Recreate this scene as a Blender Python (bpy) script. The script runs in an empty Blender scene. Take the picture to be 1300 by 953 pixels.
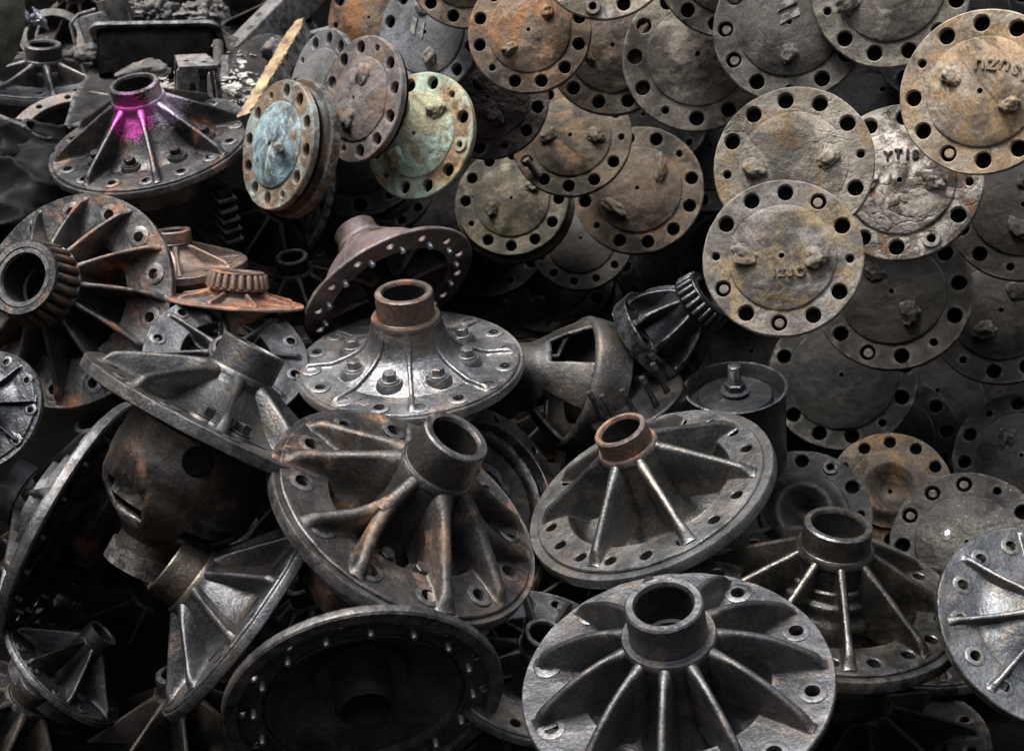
import bpy, math, random
from mathutils import Vector, Matrix, noise
from mathutils.geometry import delaunay_2d_cdt
PI = math.pi
sc = bpy.context.scene
col = sc.collection
rad = math.radians

# ------------------------------------------------------------------ camera
PITCH = rad(28)
FPX = 1786.0                       # focal length in pixels of the 1300 px wide photograph
cam_d = bpy.data.cameras.new("camera")
cam = bpy.data.objects.new("camera", cam_d)
col.objects.link(cam)
cam.location = (0, 0, 1.95)
cam.rotation_euler = (PI / 2 - PITCH, 0, 0)
cam_d.sensor_width = 36
cam_d.lens = 36 * FPX / 1300
cam_d.clip_start = .05
cam_d.clip_end = 400
cam_d.dof.use_dof = True
cam_d.dof.focus_distance = 2.1
cam_d.dof.aperture_fstop = 7.1
sc.camera = cam
CR = cam.rotation_euler.to_matrix()
CL = Vector(cam.location)

# ------------------------------------------------------------------ sky, sun, exposure
SUN_AZ, SUN_EL = rad(-80), rad(70)   # azimuth measured from +Y towards +X (light comes from left, a little behind the camera side)
SUN_DIR = Vector((math.sin(SUN_AZ) * math.cos(SUN_EL), math.cos(SUN_AZ) * math.cos(SUN_EL), math.sin(SUN_EL)))
world = bpy.data.worlds.new("World")
sc.world = world
world.use_nodes = True
wt = world.node_tree
bg = wt.nodes['Background']
sky = wt.nodes.new('ShaderNodeTexSky')
sky.sky_type = 'NISHITA'
sky.sun_disc = False
sky.sun_elevation = SUN_EL
sky.sun_rotation = SUN_AZ
sky.air_density = 1.0
sky.dust_density = 4.0
hs = wt.nodes.new('ShaderNodeHueSaturation')
hs.inputs['Saturation'].default_value = .34
wt.links.new(sky.outputs[0], hs.inputs['Color'])
# added elevation gradient dims the low sky: light arrives mostly from overhead
wtc = wt.nodes.new('ShaderNodeTexCoord'); wsp = wt.nodes.new('ShaderNodeSeparateXYZ'); wmr = wt.nodes.new('ShaderNodeMapRange')
wmr.interpolation_type = 'SMOOTHSTEP'
wt.links.new(wtc.outputs['Generated'], wsp.inputs[0]); wt.links.new(wsp.outputs['Z'], wmr.inputs[0])
for i_, v_ in ((1, .42), (2, .98), (3, .035), (4, 1.9)): wmr.inputs[i_].default_value = v_
wvs = wt.nodes.new('ShaderNodeVectorMath'); wvs.operation = 'SCALE'
wt.links.new(hs.outputs[0], wvs.inputs[0]); wt.links.new(wmr.outputs[0], wvs.inputs['Scale'])
wt.links.new(wvs.outputs[0], bg.inputs['Color'])
bg.inputs['Strength'].default_value = .14
sd = bpy.data.lights.new("sun", 'SUN')
sd.energy = 1.5
sd.angle = rad(16)
sd.color = (1, .97, .93)
sun = bpy.data.objects.new("sun", sd)
col.objects.link(sun)
sun.rotation_euler = SUN_DIR.to_track_quat('Z', 'Y').to_euler()
sc.view_settings.view_transform = 'Standard'
sc.view_settings.look = 'None'
sc.view_settings.exposure = 0.97
sc.view_settings.gamma = 1
sc.cycles.max_bounces = 4

# ------------------------------------------------------------------ helpers
def P(px, py, D):
    """world point seen at photograph pixel (px, py), D metres in front of the camera"""
    return CL + CR @ Vector(((px - 650) / FPX * D, (476.5 - py) / FPX * D, -D))

def frame_at(px, py, D, ratio, psi, facing=1):
    """rotation of a disc: its axis leans towards image direction psi; ratio = minor / major axis"""
    w = -(P(px, py, D) - CL).normalized()
    r = (CR @ Vector((1, 0, 0)))
    r = (r - w * r.dot(w)).normalized()
    u = w.cross(r)
    t = math.acos(max(-1, min(1, ratio)))
    if facing < 0: t = PI - t
    p = rad(psi)
    n = (r * math.cos(p) + u * math.sin(p)) * math.sin(t) + w * math.cos(t)
    x = (r * math.cos(p - PI / 2) + u * math.sin(p - PI / 2))
    y = n.cross(x)
    M = Matrix((x, y, n)).transposed().to_4x4()
    return M

def loc_ang(theta, psi, ratio):
    """image angle -> angle in the plane of the disc"""
    a = rad(theta - (psi - 90))
    return math.atan2(math.sin(a) / max(.2, ratio), math.cos(a))

class MB:
    def __init__(s): s.v = []; s.f = []
    def add(s, vs, fs, M=None):
        o = len(s.v)
        if M is not None: vs = [M @ Vector(v) for v in vs]
        s.v += [tuple(v) for v in vs]
        s.f += [tuple(i + o for i in f) for f in fs]
        return s
    def lathe(s, prof, seg=64, M=None, cap0=False, cap1=False, skip=None, a0=0):
        vs = []; fs = []
        n = len(prof)
        for i in range(seg):
            a = 2 * PI * i / seg + a0; c, q = math.cos(a), math.sin(a)
            for r, z in prof: vs.append((r * c, r * q, z))
        for i in range(seg):
            j = (i + 1) % seg
            for k in range(n - 1):
                if skip and skip(2 * PI * (i + .5) / seg, k): continue
                fs.append((i * n + k, j * n + k, j * n + k + 1, i * n + k + 1))
        if cap0: fs.append(tuple(i * n for i in range(seg))[::-1])
        if cap1: fs.append(tuple(i * n + n - 1 for i in range(seg)))
        return s.add(vs, fs, M)
    def box(s, x0, x1, y0, y1, z0, z1, M=None):
        vs = [(x, y, z) for x in (x0, x1) for y in (y0, y1) for z in (z0, z1)]
        fs = [(0, 1, 3, 2), (4, 6, 7, 5), (0, 4, 5, 1), (2, 3, 7, 6), (0, 2, 6, 4), (1, 5, 7, 3)]
        return s.add(vs, fs, M)
    def sweep(s, pts, r, seg=10, rf=None):
        vs = []; fs = []
        pts = [Vector(p) for p in pts]
        for i, p in enumerate(pts):
            d = (pts[min(i + 1, len(pts) - 1)] - pts[max(i - 1, 0)]).normalized()
            a = d.orthogonal().normalized() if i == 0 else (a - d * a.dot(d)).normalized()
            b = d.cross(a)
            rr = rf(i) if rf else r
            for k in range(seg):
                t = 2 * PI * k / seg
                vs.append(p + (a * math.cos(t) + b * math.sin(t)) * rr)
        n = len(pts)
        for i in range(n - 1):
            for k in range(seg):
                l = (k + 1) % seg
                fs.append((i * seg + k, i * seg + l, (i + 1) * seg + l, (i + 1) * seg + k))
        fs.append(tuple(range(seg))[::-1]); fs.append(tuple((n - 1) * seg + k for k in range(seg)))
        return s.add(vs, fs)
    def mesh(s, name, smooth=35):
        m = bpy.data.meshes.new(name)
        m.from_pydata(s.v, [], s.f); m.update()
        if smooth:
            m.polygons.foreach_set('use_smooth', [True] * len(m.polygons))
            m.set_sharp_from_angle(angle=rad(smooth))
        return m

def link(name, mesh, mat=None, parent=None):
    o = bpy.data.objects.new(name, mesh)
    col.objects.link(o)
    if mat is not None and not mesh.materials: mesh.materials.append(mat)
    if parent is not None: o.parent = parent
    return o

def build(name, mb, mat, parent=None, smooth=35):
    m = mb.mesh(name, smooth)
    m.materials.append(mat)
    return link(name, m, None, parent)

def tag(o, label=None, cat=None, group=None, kind=None):
    if label: o['label'] = label
    if cat: o['category'] = cat
    if group: o['group'] = group
    if kind: o['kind'] = kind
    return o

def empty(name, M, label, cat, group=None):
    o = bpy.data.objects.new(name, None)
    o.empty_display_size = .03
    col.objects.link(o)
    o.matrix_world = M
    return tag(o, label, cat, group)

def fbm(x, y, z, o=4):
    return noise.fractal(Vector((x, y, z)), 1.0, 2.0, o)

def circ(cx, cy, r, n, a0=0):
    return [(cx + r * math.cos(2 * PI * i / n + a0), cy + r * math.sin(2 * PI * i / n + a0)) for i in range(n)]

def plate(mb, R, ri, holes, z0, z1, bev=.0015, step=None, disp=None, irr=0, seed=0):
    """round plate with real holes. holes: (x, y, r). disp(x,y)->dz of the top face"""
    NO = 128
    loops = []                                   # (points, inset points)
    def edge_r(a): return 1 + irr * (fbm(math.cos(a) * 2.2 + seed, math.sin(a) * 2.2, seed * .7) )
    out = []; oin = []
    for i in range(NO):
        a = 2 * PI * i / NO; k = edge_r(a)
        out.append((R * k * math.cos(a), R * k * math.sin(a))); oin.append(((R * k - bev) * math.cos(a), (R * k - bev) * math.sin(a)))
    loops.append((out, oin))
    if ri > 0: loops.append((circ(0, 0, ri, 96), circ(0, 0, ri + bev, 96)))
    for x, y, r in holes: loops.append((circ(x, y, r, 24), circ(x, y, r + bev, 24)))
    pts = []; edges = []
    for o, n in loops:
        b = len(pts); pts += [Vector(p) for p in n]
        edges += [(b + i, b + (i + 1) % len(n)) for i in range(len(n))]
    nb = len(pts)
    rnd = random.Random(7)
    sp = R / 26
    r = ri + sp * .9
    while r < R - sp * .6:
        m = max(6, int(2 * PI * r / sp))
        for i in range(m):
            a = 2 * PI * (i + rnd.random() * .3) / m
            x, y = r * math.cos(a), r * math.sin(a)
            if all((x - hx) ** 2 + (y - hy) ** 2 > (hr + bev + sp * .45) ** 2 for hx, hy, hr in holes): pts.append(Vector((x, y)))
        r += sp
    vs, es, fs, ov, oe, of = delaunay_2d_cdt(pts, edges, [], 0, 1e-6)
    def keep(x, y):
        d = math.hypot(x, y)
        if d < ri + bev * .9 and ri > 0: return False
        if d > R * (1 + irr * 2): return False
        for hx, hy, hr in holes:
            if (x - hx) ** 2 + (y - hy) ** 2 < (hr + bev * .9) ** 2: return False
        return True
    top = [(v.x, v.y, z1 + (disp(v.x, v.y) if disp else 0)) for v in vs]
    tf = []
    for f in fs:
        cx = sum(vs[i].x for i in f) / 3; cy = sum(vs[i].y for i in f) / 3
        if keep(cx, cy):
            if keep(cx, cy):
                a, b, c = f
                if (vs[b] - vs[a]).cross(vs[c] - vs[a]) < 0: f = (a, c, b)
                tf.append(tuple(f))
    mb.add(top, tf)
    mb.add([(v.x, v.y, z0) for v in vs], [f[::-1] for f in tf])
    for li, (o, n) in enumerate(loops):
        L = len(o); vv = []
        for (x, y), (xi, yi) in zip(o, n):
            zt = z1 + (disp(xi, yi) if disp else 0)
            if li == 0 and step:
                vv += [(xi, yi, zt), (x, y, zt - bev), (x, y, z0 + bev), (xi, yi, z0)]
            else:
                vv += [(xi, yi, zt), (x, y, zt - bev), (x, y, z0 + bev), (xi, yi, z0)]
        ff = []
        for i in range(L):
            j = (i + 1) % L
            for k in range(3):
                q = (i * 4 + k, i * 4 + k + 1, j * 4 + k + 1, j * 4 + k)
                ff.append(q if li == 0 else q[::-1])
        mb.add(vv, ff)

# ------------------------------------------------------------------ materials
def metal(name, seed=0, dark=(.03, .03, .032), light=(.085, .083, .082), rust=.3, rustc=((.09, .035, .015), (.30, .11, .035)),
          pale=0.0, palec=(.3, .3, .3), rough=(.38, .66), metallic=.55, bump=1.0, cracks=0.0, wear=.35, wearc=(.30, .30, .31),
          paint=None, s=1.0, third=None, wet=None, spec=.5, stain=.45, core=.35):
    m = bpy.data.materials.new(name); m.use_nodes = True
    T = m.node_tree; N = T.nodes; L = T.links
    b = N['Principled BSDF']; b.inputs['Specular IOR Level'].default_value = spec
    def nd(t, **k):
        n = N.new(t)
        for a, v in k.items(): setattr(n, a, v)
        return n
    tc = nd('ShaderNodeTexCoord'); mp = nd('ShaderNodeMapping')
    rn = random.Random(seed * 13 + 5)
    mp.inputs['Location'].default_value = (rn.uniform(-9, 9), rn.uniform(-9, 9), rn.uniform(-9, 9))
    L.new(tc.outputs['Object'], mp.inputs[0])
    def noi(scale, det=6, rgh=.55, dist=0.0):
        n = nd('ShaderNodeTexNoise'); n.inputs['Scale'].default_value = scale; n.inputs['Detail'].default_value = det
        n.inputs['Roughness'].default_value = rgh; n.inputs['Distortion'].default_value = dist
        L.new(mp.outputs[0], n.inputs['Vector']); return n.outputs['Fac']
    def rng(sock, a, b_, c=0., d=1.):
        n = nd('ShaderNodeMapRange'); n.inputs[1].default_value = a; n.inputs[2].default_value = b_
        n.inputs[3].default_value = c; n.inputs[4].default_value = d; L.new(sock, n.inputs[0]); return n.outputs[0]
    def mth(op, x, y=None):
        n = nd('ShaderNodeMath', operation=op)
        for i, q in enumerate((x, y)):
            if q is None: continue
            if isinstance(q, (int, float)): n.inputs[i].default_value = q
            else: L.new(q, n.inputs[i])
        return n.outputs[0]
    def mix(f, a, c):
        n = nd('ShaderNodeMix', data_type='RGBA')
        if isinstance(f, (int, float)): n.inputs[0].default_value = f
        else: L.new(f, n.inputs[0])
        for i, q in ((6, a), (7, c)):
            if isinstance(q, tuple): n.inputs[i].default_value = (*q, 1)
            else: L.new(q, n.inputs[i])
        return n.outputs[2]
    big = noi(9 * s, 8, .62, .3); mid = noi(34 * s, 8, .62, .2); fine = noi(230 * s, 4, .6); vfine = noi(700, 2)
    c = mix(rng(big, .40, .62), dark, light)
    if third: c = mix(rng(noi(15 * s, 9, .68, .6), .50, .60), c, third)
    rustm = rng(noi(11 * s, 10, .66, .4), .70 - .36 * rust, .80 - .34 * rust)
    rustm = mth('MULTIPLY', rustm, 1.0 if rust > 0 else 0.0)
    rc = mix(rng(mid, .42, .62), rustc[0], rustc[1])
    c = mix(rustm, c, rc)
    if pale > 0:
        pm = rng(noi(17 * s, 10, .70, .8), .72 - .36 * pale, .78 - .32 * pale)
        c = mix(pm, c, mix(rng(mid, .35, .65), tuple(q * .6 for q in palec), palec))
    if paint:
        # overspray: (centre, radius, colour)
        for pc, pr, pcol in paint:
            vd = nd('ShaderNodeVectorMath', operation='DISTANCE'); L.new(tc.outputs['Object'], vd.inputs[0]); vd.inputs[1].default_value = pc
            q = rng(vd.outputs['Value'], pr * core, pr, 1.25, 0.0)
            q = mth('ADD', q, mth('MULTIPLY', mth('SUBTRACT', mid, .5), .9))
            q = mth('ADD', q, mth('MULTIPLY', mth('SUBTRACT', fine, .5), 2.2))
            c = mix(rng(q, .35, .75, 0, .93), c, pcol)
    # old grease stains
    if stain > 0:
        sm = rng(noi(6.5 * s, 10, .68, .9), .53, .60, 0, stain)
        dk = nd('ShaderNodeVectorMath', operation='SCALE'); L.new(c, dk.inputs[0]); dk.inputs['Scale'].default_value = .30
        c = mix(sm, c, dk.outputs[0])
    # fine speckle of grime
    sp = rng(fine, .3, .7, .62, 1.30)
    vm = nd('ShaderNodeVectorMath', operation='SCALE'); L.new(c, vm.inputs[0]); L.new(sp, vm.inputs['Scale']); c = vm.outputs[0]
    geo = nd('ShaderNodeNewGeometry')
    if wear > 0:  # pale edge wear, strengthened to paint highlights along ribs and rims
        wm = rng(geo.outputs['Pointiness'], .515, .60)
        wm = mth('MULTIPLY', wm, rng(noi(55 * s, 6, .7), .44, .56)); wm = mth('MULTIPLY', wm, wear)
        c = mix(wm, c, wearc)
    ro = rng(noi(20 * s, 7, .6), .3, .7, rough[0], rough[1])
    ro = mth('MAXIMUM', ro, mth('MULTIPLY', rustm, .75))
    if wet:
        for pc, pr in wet:
            vd = nd('ShaderNodeVectorMath', operation='DISTANCE'); L.new(tc.outputs['Object'], vd.inputs[0]); vd.inputs[1].default_value = pc
            q = rng(vd.outputs['Value'], pr * .5, pr, 1.0, 0.0)
            q = rng(mth('ADD', q, mth('MULTIPLY', mth('SUBTRACT', mid, .5), 1.2)), .35, .65)
            mr = nd('ShaderNodeMix', data_type='FLOAT'); L.new(q, mr.inputs[0]); L.new(ro, mr.inputs[2]); mr.inputs[3].default_value = .14
            ro = mr.outputs[0]
    L.new(c, b.inputs['Base Color']); L.new(ro, b.inputs['Roughness'])
    mt = mth('MULTIPLY', mth('SUBTRACT', 1.0, rustm), metallic)
    L.new(mt, b.inputs['Metallic'])
    # bump: cast grain + lumps (+ caked crust)
    h = mth('ADD', mth('MULTIPLY', mid, .0022 * bump), mth('MULTIPLY', fine, .00055 * bump))
    h = mth('ADD', h, mth('MULTIPLY', vfine, .00018 * bump))
    h = mth('ADD', h, mth('MULTIPLY', rustm, .0006))
    if cracks > 0:
        vr = nd('ShaderNodeTexVoronoi', feature='DISTANCE_TO_EDGE'); vr.inputs['Scale'].default_value = 26 * s
        wv = nd('ShaderNodeVectorMath', operation='ADD')
        nz = nd('ShaderNodeTexNoise'); nz.inputs['Scale'].default_value = 22 * s; nz.inputs['Detail'].default_value = 6; L.new(mp.outputs[0], nz.inputs['Vector'])
        sc_ = nd('ShaderNodeVectorMath', operation='SCALE'); L.new(nz.outputs['Color'], sc_.inputs[0]); sc_.inputs['Scale'].default_value = .09
        L.new(mp.outputs[0], wv.inputs[0]); L.new(sc_.outputs[0], wv.inputs[1]); L.new(wv.outputs[0], vr.inputs['Vector'])
        ck = rng(vr.outputs['Distance'], 0, .09)
        msk = rng(big, .42, .56)
        n = nd('ShaderNodeMix', data_type='FLOAT'); L.new(msk, n.inputs[0]); n.inputs[2].default_value = 1; L.new(ck, n.inputs[3])
        h = mth('ADD', h, mth('MULTIPLY', n.outputs[0], .0012 * cracks))
    bp = nd('ShaderNodeBump'); bp.inputs['Strength'].default_value = .85; bp.inputs['Distance'].default_value = 1.0
    L.new(h, bp.inputs['Height']); L.new(bp.outputs[0], b.inputs['Normal'])
    return m

def lin(h):  # sRGB 0-255 -> linear
    return tuple(((x / 255 + .055) / 1.055) ** 2.4 if x > 10 else x / 255 / 12.92 for x in h)

# ------------------------------------------------------------------ the ground and the mound the castings lie on
def sheet(name, f, nx, ny, mat, kind='structure'):
    mb = MB(); vs = []; fs = []
    for j in range(ny):
        for i in range(nx): vs.append(f(i / (nx - 1), j / (ny - 1)))
    for j in range(ny - 1):
        for i in range(nx - 1):
            a = j * nx + i; fs.append((a, a + 1, a + nx + 1, a + nx))
    mb.add(vs, fs)
    o = build(name, mb, mat, None, 60); tag(o, kind=kind); return o

def dirt(name, c0, c1, sc_=12):
    m = bpy.data.materials.new(name); m.use_nodes = True
    T = m.node_tree; N = T.nodes; L = T.links; b = N['Principled BSDF']
    tc = N.new('ShaderNodeTexCoord'); n = N.new('ShaderNodeTexNoise'); n.inputs['Scale'].default_value = sc_; n.inputs['Detail'].default_value = 10
    L.new(tc.outputs['Object'], n.inputs['Vector'])
    r = N.new('ShaderNodeMix'); r.data_type = 'RGBA'; r.inputs[6].default_value = (*c0, 1); r.inputs[7].default_value = (*c1, 1)
    L.new(n.outputs['Fac'], r.inputs[0]); L.new(r.outputs[2], b.inputs['Base Color']); b.inputs['Roughness'].default_value = .9
    b.inputs['Specular IOR Level'].default_value = 0
    bp = N.new('ShaderNodeBump'); bp.inputs['Distance'].default_value = .02; L.new(n.outputs['Fac'], bp.inputs['Height']); L.new(bp.outputs[0], b.inputs['Normal'])
    return m
m_ground = dirt("oily_earth", (.010, .009, .008), (.03, .027, .024), 5)
m_mound = dirt("gap_black", (.0015, .0015, .0015), (.005, .0045, .004), 25)  # near-black colour stands in for deep shade between the castings
sheet("ground", lambda u, v: ((u - .5) * 300, -30 + v * 300, 0), 20, 20, m_ground)
POLR = [(.55, .0), (1.1, .42), (1.9, .45), (2.6, .15), (3.5, .25), (3.85, .9), (4.2, 1.5), (5.5, 1.7), (7.5, .0)]
POLL = [(.55, .0), (1.1, .42), (1.9, .48), (2.6, .55), (3.1, .65), (3.5, .88), (4.2, 1.2), (5.5, 1.4), (7.5, .0)]
def pol(pl, t):
    t *= len(pl) - 1; i = min(int(t), len(pl) - 2); f = t - i
    return pl[i][0] * (1 - f) + pl[i + 1][0] * f, pl[i][1] * (1 - f) + pl[i + 1][1] * f
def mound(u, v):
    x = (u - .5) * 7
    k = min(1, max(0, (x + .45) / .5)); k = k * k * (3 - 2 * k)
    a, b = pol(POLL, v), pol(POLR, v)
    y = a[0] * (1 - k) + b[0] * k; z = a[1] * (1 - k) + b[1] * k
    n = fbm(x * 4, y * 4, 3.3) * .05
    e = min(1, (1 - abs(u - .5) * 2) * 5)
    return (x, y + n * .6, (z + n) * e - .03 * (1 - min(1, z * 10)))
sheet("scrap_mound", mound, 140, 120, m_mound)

# ------------------------------------------------------------------ bolts
_bolt = {}
def bolt_meshes(r, mat, key):
    k = (round(r, 4), key)
    if k not in _bolt:
        h = MB(); h.lathe([(0.0001, r * 1.05), (r * .86, r * 1.05), (r, r * .93), (r, 0), (r * .9, -.001)], 6)
        w = MB(); w.lathe([(r * .5, r * .28), (r * 1.22, r * .28), (r * 1.3, r * .2), (r * 1.3, -.002)], 32)
        a = h.mesh("bolt", 20); a.materials.append(mat); c = w.mesh("washer", 35); c.materials.append(mat)
        _bolt[k] = (a, c)
    return _bolt[k]
def bolt(parent, x, y, z, r, mat, key, rot=0.):
    a, c = bolt_meshes(r, mat, key)
    o = link("bolt", a, None, parent); o.location = (x, y, z + r * .26); o.rotation_euler.z = rot
    w = link("washer", c, None, o); w.location = (0, 0, -r * .26)
    return o

# ------------------------------------------------------------------ differential halves: ribbed flange, tube, ribs, bolts
def rib_mesh(R, ang, r0, r1, zt, zb, wt, wb, swirl=0., K=26):
    """rib along the radius; zt, zb: functions of s in 0..1"""
    mb = MB(); vs = []; fs = []; n = 0
    for k in range(K + 1):
        s = k / K
        r = (r0 + (r1 - r0) * s) * R
        a = ang + (swirl(s) if callable(swirl) else swirl * s * s)
        d = Vector((math.cos(a), math.sin(a), 0)); q = Vector((-math.sin(a), math.cos(a), 0))
        T = zt(s) * R; B = zb(s) * R
        H = max(T - B, .004 * R)
        w = wt(s) * R if callable(wt) else wt * R
        wB = wb(s) * R if callable(wb) else wb * R
        w = min(w, wB)
        pr = [(-wB, 0), (-(w + (wB - w) * .45), .05 * H), (-(w + (wB - w) * .16), .18 * H), (-w * 1.06, .42 * H), (-w, max(.5 * H, H - w * .8)),
              (-w * .72, H - w * .22 * min(1, H / w)), (-w * .28, H)]
        pr += [(-x, z) for x, z in pr[::-1]]
        n = len(pr)
        for x, z in pr: vs.append(d * r + q * x + Vector((0, 0, B + z)))
    for k in range(K):
        for i in range(n - 1):
            a_ = k * n + i
            fs.append((a_, a_ + n, a_ + n + 1, a_ + 1))
    fs.append(tuple(range(n))[::-1]); fs.append(tuple(K * n + i for i in range(n)))
    mb.add(vs, [f[::-1] for f in fs])
    return mb

def smooth(a, b, x):
    t = max(0, min(1, (x - a) / (b - a))); return t * t * (3 - 2 * t)

M_BORE = metal("bore_oil_shade", 99, (.012, .011, .010), (.035, .032, .030), .1, ((.03, .015, .01), (.10, .05, .025)), metallic=.5, rough=(.35, .6), wear=0)  # oily bore, darkened further to stand in for shade down the tube
def hub(label, px, py, a, ratio, psi, D, mat, tube_mat=None, name="differential_hub", facing=1, group=None,
        th=.07, rt=.20, wall=.70, h=.62, tl=.17, rc=.235, ribs=8, rib0=None, rib_angles=None, ribw=.028, ribb=.075, r1=.93,
        rise=.0, conv=1.0, swirl=0., n_out=12, hole0=0., hr=.042, hrad=.84, spot=2.0, n_bolt=0, bolt0=20, bolt_angles=None, brad=.52, br=.045,
        open_=False, ri=.62, cone=None, step=True, bearing=False, body=True, body_r=.66, body_h=.62, bmat=None, pads=None, forks=(), yforks=(),
        seed=1, rib_follow=None, cast_label=None, bolt_label=None, irr=.0, holes=None, rim_w=.07, tubehole=None, cup=False):
    R = a * D / FPX
    M = Matrix.Translation(P(px, py, D)) @ frame_at(px, py, D, ratio, psi, facing)
    root = empty(name, M, label, "differential housing" if name == "differential_hub" else "gear cage", group)
    tube_mat = tube_mat or mat; bmat = bmat or mat
    LA = lambda th_: loc_ang(th_, psi, ratio)
    # flange
    fl = MB()
    hs_ = []
    if holes is None:
        for i in range(n_out):
            t = LA(hole0) + 2 * PI * i / n_out
            hs_.append((R * hrad * math.cos(t), R * hrad * math.sin(t), R * hr))
    else:
        for t, rr, q in holes: hs_.append((R * rr * math.cos(LA(t)), R * rr * math.sin(LA(t)), R * q))
    Rp = R * (1 - rim_w * .55) if step else R
    dz = lambda x, y: .0016 * fbm(x * 28 + seed, y * 28, seed)
    plate(fl, Rp, R * ri, hs_, -R * th, 0, .0016, disp=dz, seed=seed)
    if step:   # outer rim stands a little lower than the machined face
        zs = -R * .022
        fl.lathe([(Rp - .001, zs - .001), (R * .993, zs), (R, zs - R * .01), (R, -R * (th + .035)), (R * .985, -R * (th + .05)), (R * .90, -R * (th + .05)), (R * .90, -R * th + .001)][::-1], 128)
    for x, y, r in hs_:
        if spot:
            fl.lathe([(r * 1.01, -.004), (r * 1.02, R * .010), (r * spot * .93, R * .010), (r * spot, R * .007), (r * spot, -.003)][::-1], 36, Matrix.Translation((x, y, 0)))
    if pads:
        for t0, t1 in pads:   # raised machined pads carrying two holes each
            A0, A1 = LA(t0), LA(t1)
            if A1 < A0: A1 += 2 * PI
    build("flange", fl, mat, root)
    # tube
    tb = MB(); ht = h * R; rtR = rt * R; w = rtR * wall; ch = .012 * R
    ipr = [(w * .98, ht - .03 * R), (w * .98, ht - ch * 2.2), (w + ch, ht), (rtR - ch, ht), (rtR, ht - ch), (rtR, ht - tl * R), (rtR + .006 * R, ht - tl * R - .006 * R)]
    zc = h - tl
    opr = [(rc * R - .008 * R, (zc - .004) * R), (rc * R, (zc - .016) * R), (rc * R, (zc - .055) * R), ((rc - .012) * R, (zc - .07) * R)]
    tb.lathe((ipr + opr)[::-1], 96)
    to = build("hub_tube", tb, tube_mat, root)
    bo_ = MB(); bo_.lathe([(w * .98, ht - .028 * R), (w * .975, ht - .3 * R), (w * .86, ht - .31 * R), (w * .86, -.1 * R), (w * .7, -.12 * R), (w * .7, -.45 * R if facing > 0 else -.125 * R)], 64)
    build("bore", bo_, M_BORE, to)
    zc2 = zc - .06
    # cast cone between tube and flange
    cn = MB()
    if cone is None:
        if open_:
            cone = [(rc * .97, zc2 + .03), (rc * .99, zc2 - .04), (rc * .96, zc2 * .5), (rc * 1.0, .06), (rc * 1.12, -.12), (rc * 1.35, -.26), (ri * .85, -.32), (ri * .98, -.28), (ri * 1.0, -.15), (ri * 1.0, -.01)]
        else:
            cone = [(rc * .97, zc2 + .03), (rc * 1.03, zc2 - .04)]
            for i in range(1, 13):
                s = i / 12; r = rc * 1.03 + (ri * 1.04 - rc * 1.03) * s
                cone.append((r, (zc2 - .04) * ((1 - s) ** 1.7) + .004))
    # refine and displace
    cpr = []
    for i in range(len(cone) - 1):
        for k in range(3): f = k / 3; cpr.append((cone[i][0] * (1 - f) + cone[i + 1][0] * f, cone[i][1] * (1 - f) + cone[i + 1][1] * f))
    cpr.append(cone[-1])
    cn.lathe([(r * R, z * R) for r, z in cpr][::-1], 112)
    cn.v = [tuple(Vector(v) * (1 + .012 * fbm(v[0] * 22 + seed, v[1] * 22, v[2] * 22))) for v in cn.v]
    build("cast_cone", cn, mat, root, 60)
    # ribs
    angs = [LA(t) for t in rib_angles] if rib_angles else [LA(rib0 if rib0 is not None else 0) + 2 * PI * i / ribs for i in range(ribs)]
    ztop0 = zc2 + .0
    def zt(s):
        if rib_follow is not None:
            r = rc * .9 + (r1 - rc * .9) * s; z = 0
            for i in range(len(cone) - 1):
                if cone[i][0] <= r <= cone[i + 1][0]: z = cone[i][1] + (cone[i + 1][1] - cone[i][1]) * (r - cone[i][0]) / max(1e-6, cone[i + 1][0] - cone[i][0])
            return z + rib_follow * (1 - smooth(.94, 1, s))
        base = ztop0 * (1 - s) ** conv + rise * math.sin(PI * s)
        return max(.012, base * (1 - smooth(.93, 1.0, s)) + .05 * (1 - smooth(.9, 1, s)) * (1 if conv < 2 else .6))
    def zb(s):
        r = rc * .9 + (r1 - rc * .9) * s
        if open_ : return -.10 * (1 - smooth(ri - .12, ri + .02, r)) - .006
        return -.006
    for i, t in enumerate(angs):
        wtf = lambda s: ribw * (1 - .12 * math.sin(PI * s) + .4 * smooth(.75, 1, s) + .7 * (1 - smooth(.02, .22, s)))
        wbf = lambda s: ribb * (.85 + .5 * smooth(.55, .95, s))
        rb = rib_mesh(R, t, rc * .9, r1, zt, zb, wtf, wbf, swirl)
        build("rib", rb, mat, root, 60)
    for mid, fa, fb in yforks:     # ribs that split in two half way out
        m_ = LA(mid); sfull = lambda s, r_a, r_b: zt(((r_a + (r_b - r_a) * s) - rc * .9) / (r1 - rc * .9))
        rb = rib_mesh(R, m_, rc * .9, .53, lambda s: sfull(s, rc * .9, .53) - .012 * s * s, lambda s: -.10, lambda s: ribw * (1 + .25 * s), lambda s: ribb, 0, 14)
        build("rib", rb, mat, root, 60)
        for e in (fa, fb):
            d_ = (LA(e) - m_ + PI) % (2 * PI) - PI
            rb = rib_mesh(R, m_, .36, r1, lambda s: sfull(s, .36, r1) * (1 - .08 * math.sin(PI * s)) - .015 * (1 - smooth(0, .3, s)), lambda s: -.10 * (1 - smooth(ri - .12, ri + .02, .36 + (r1 - .36) * s)) - .006,
                          lambda s: ribw * 1.05, lambda s: ribb * (.8 + .5 * smooth(.5, .95, s)), lambda s: d_ * (smooth(0, 1.0, s) * .6 + .4 * s), 24)
            build("rib", rb, mat, root, 60)
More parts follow.
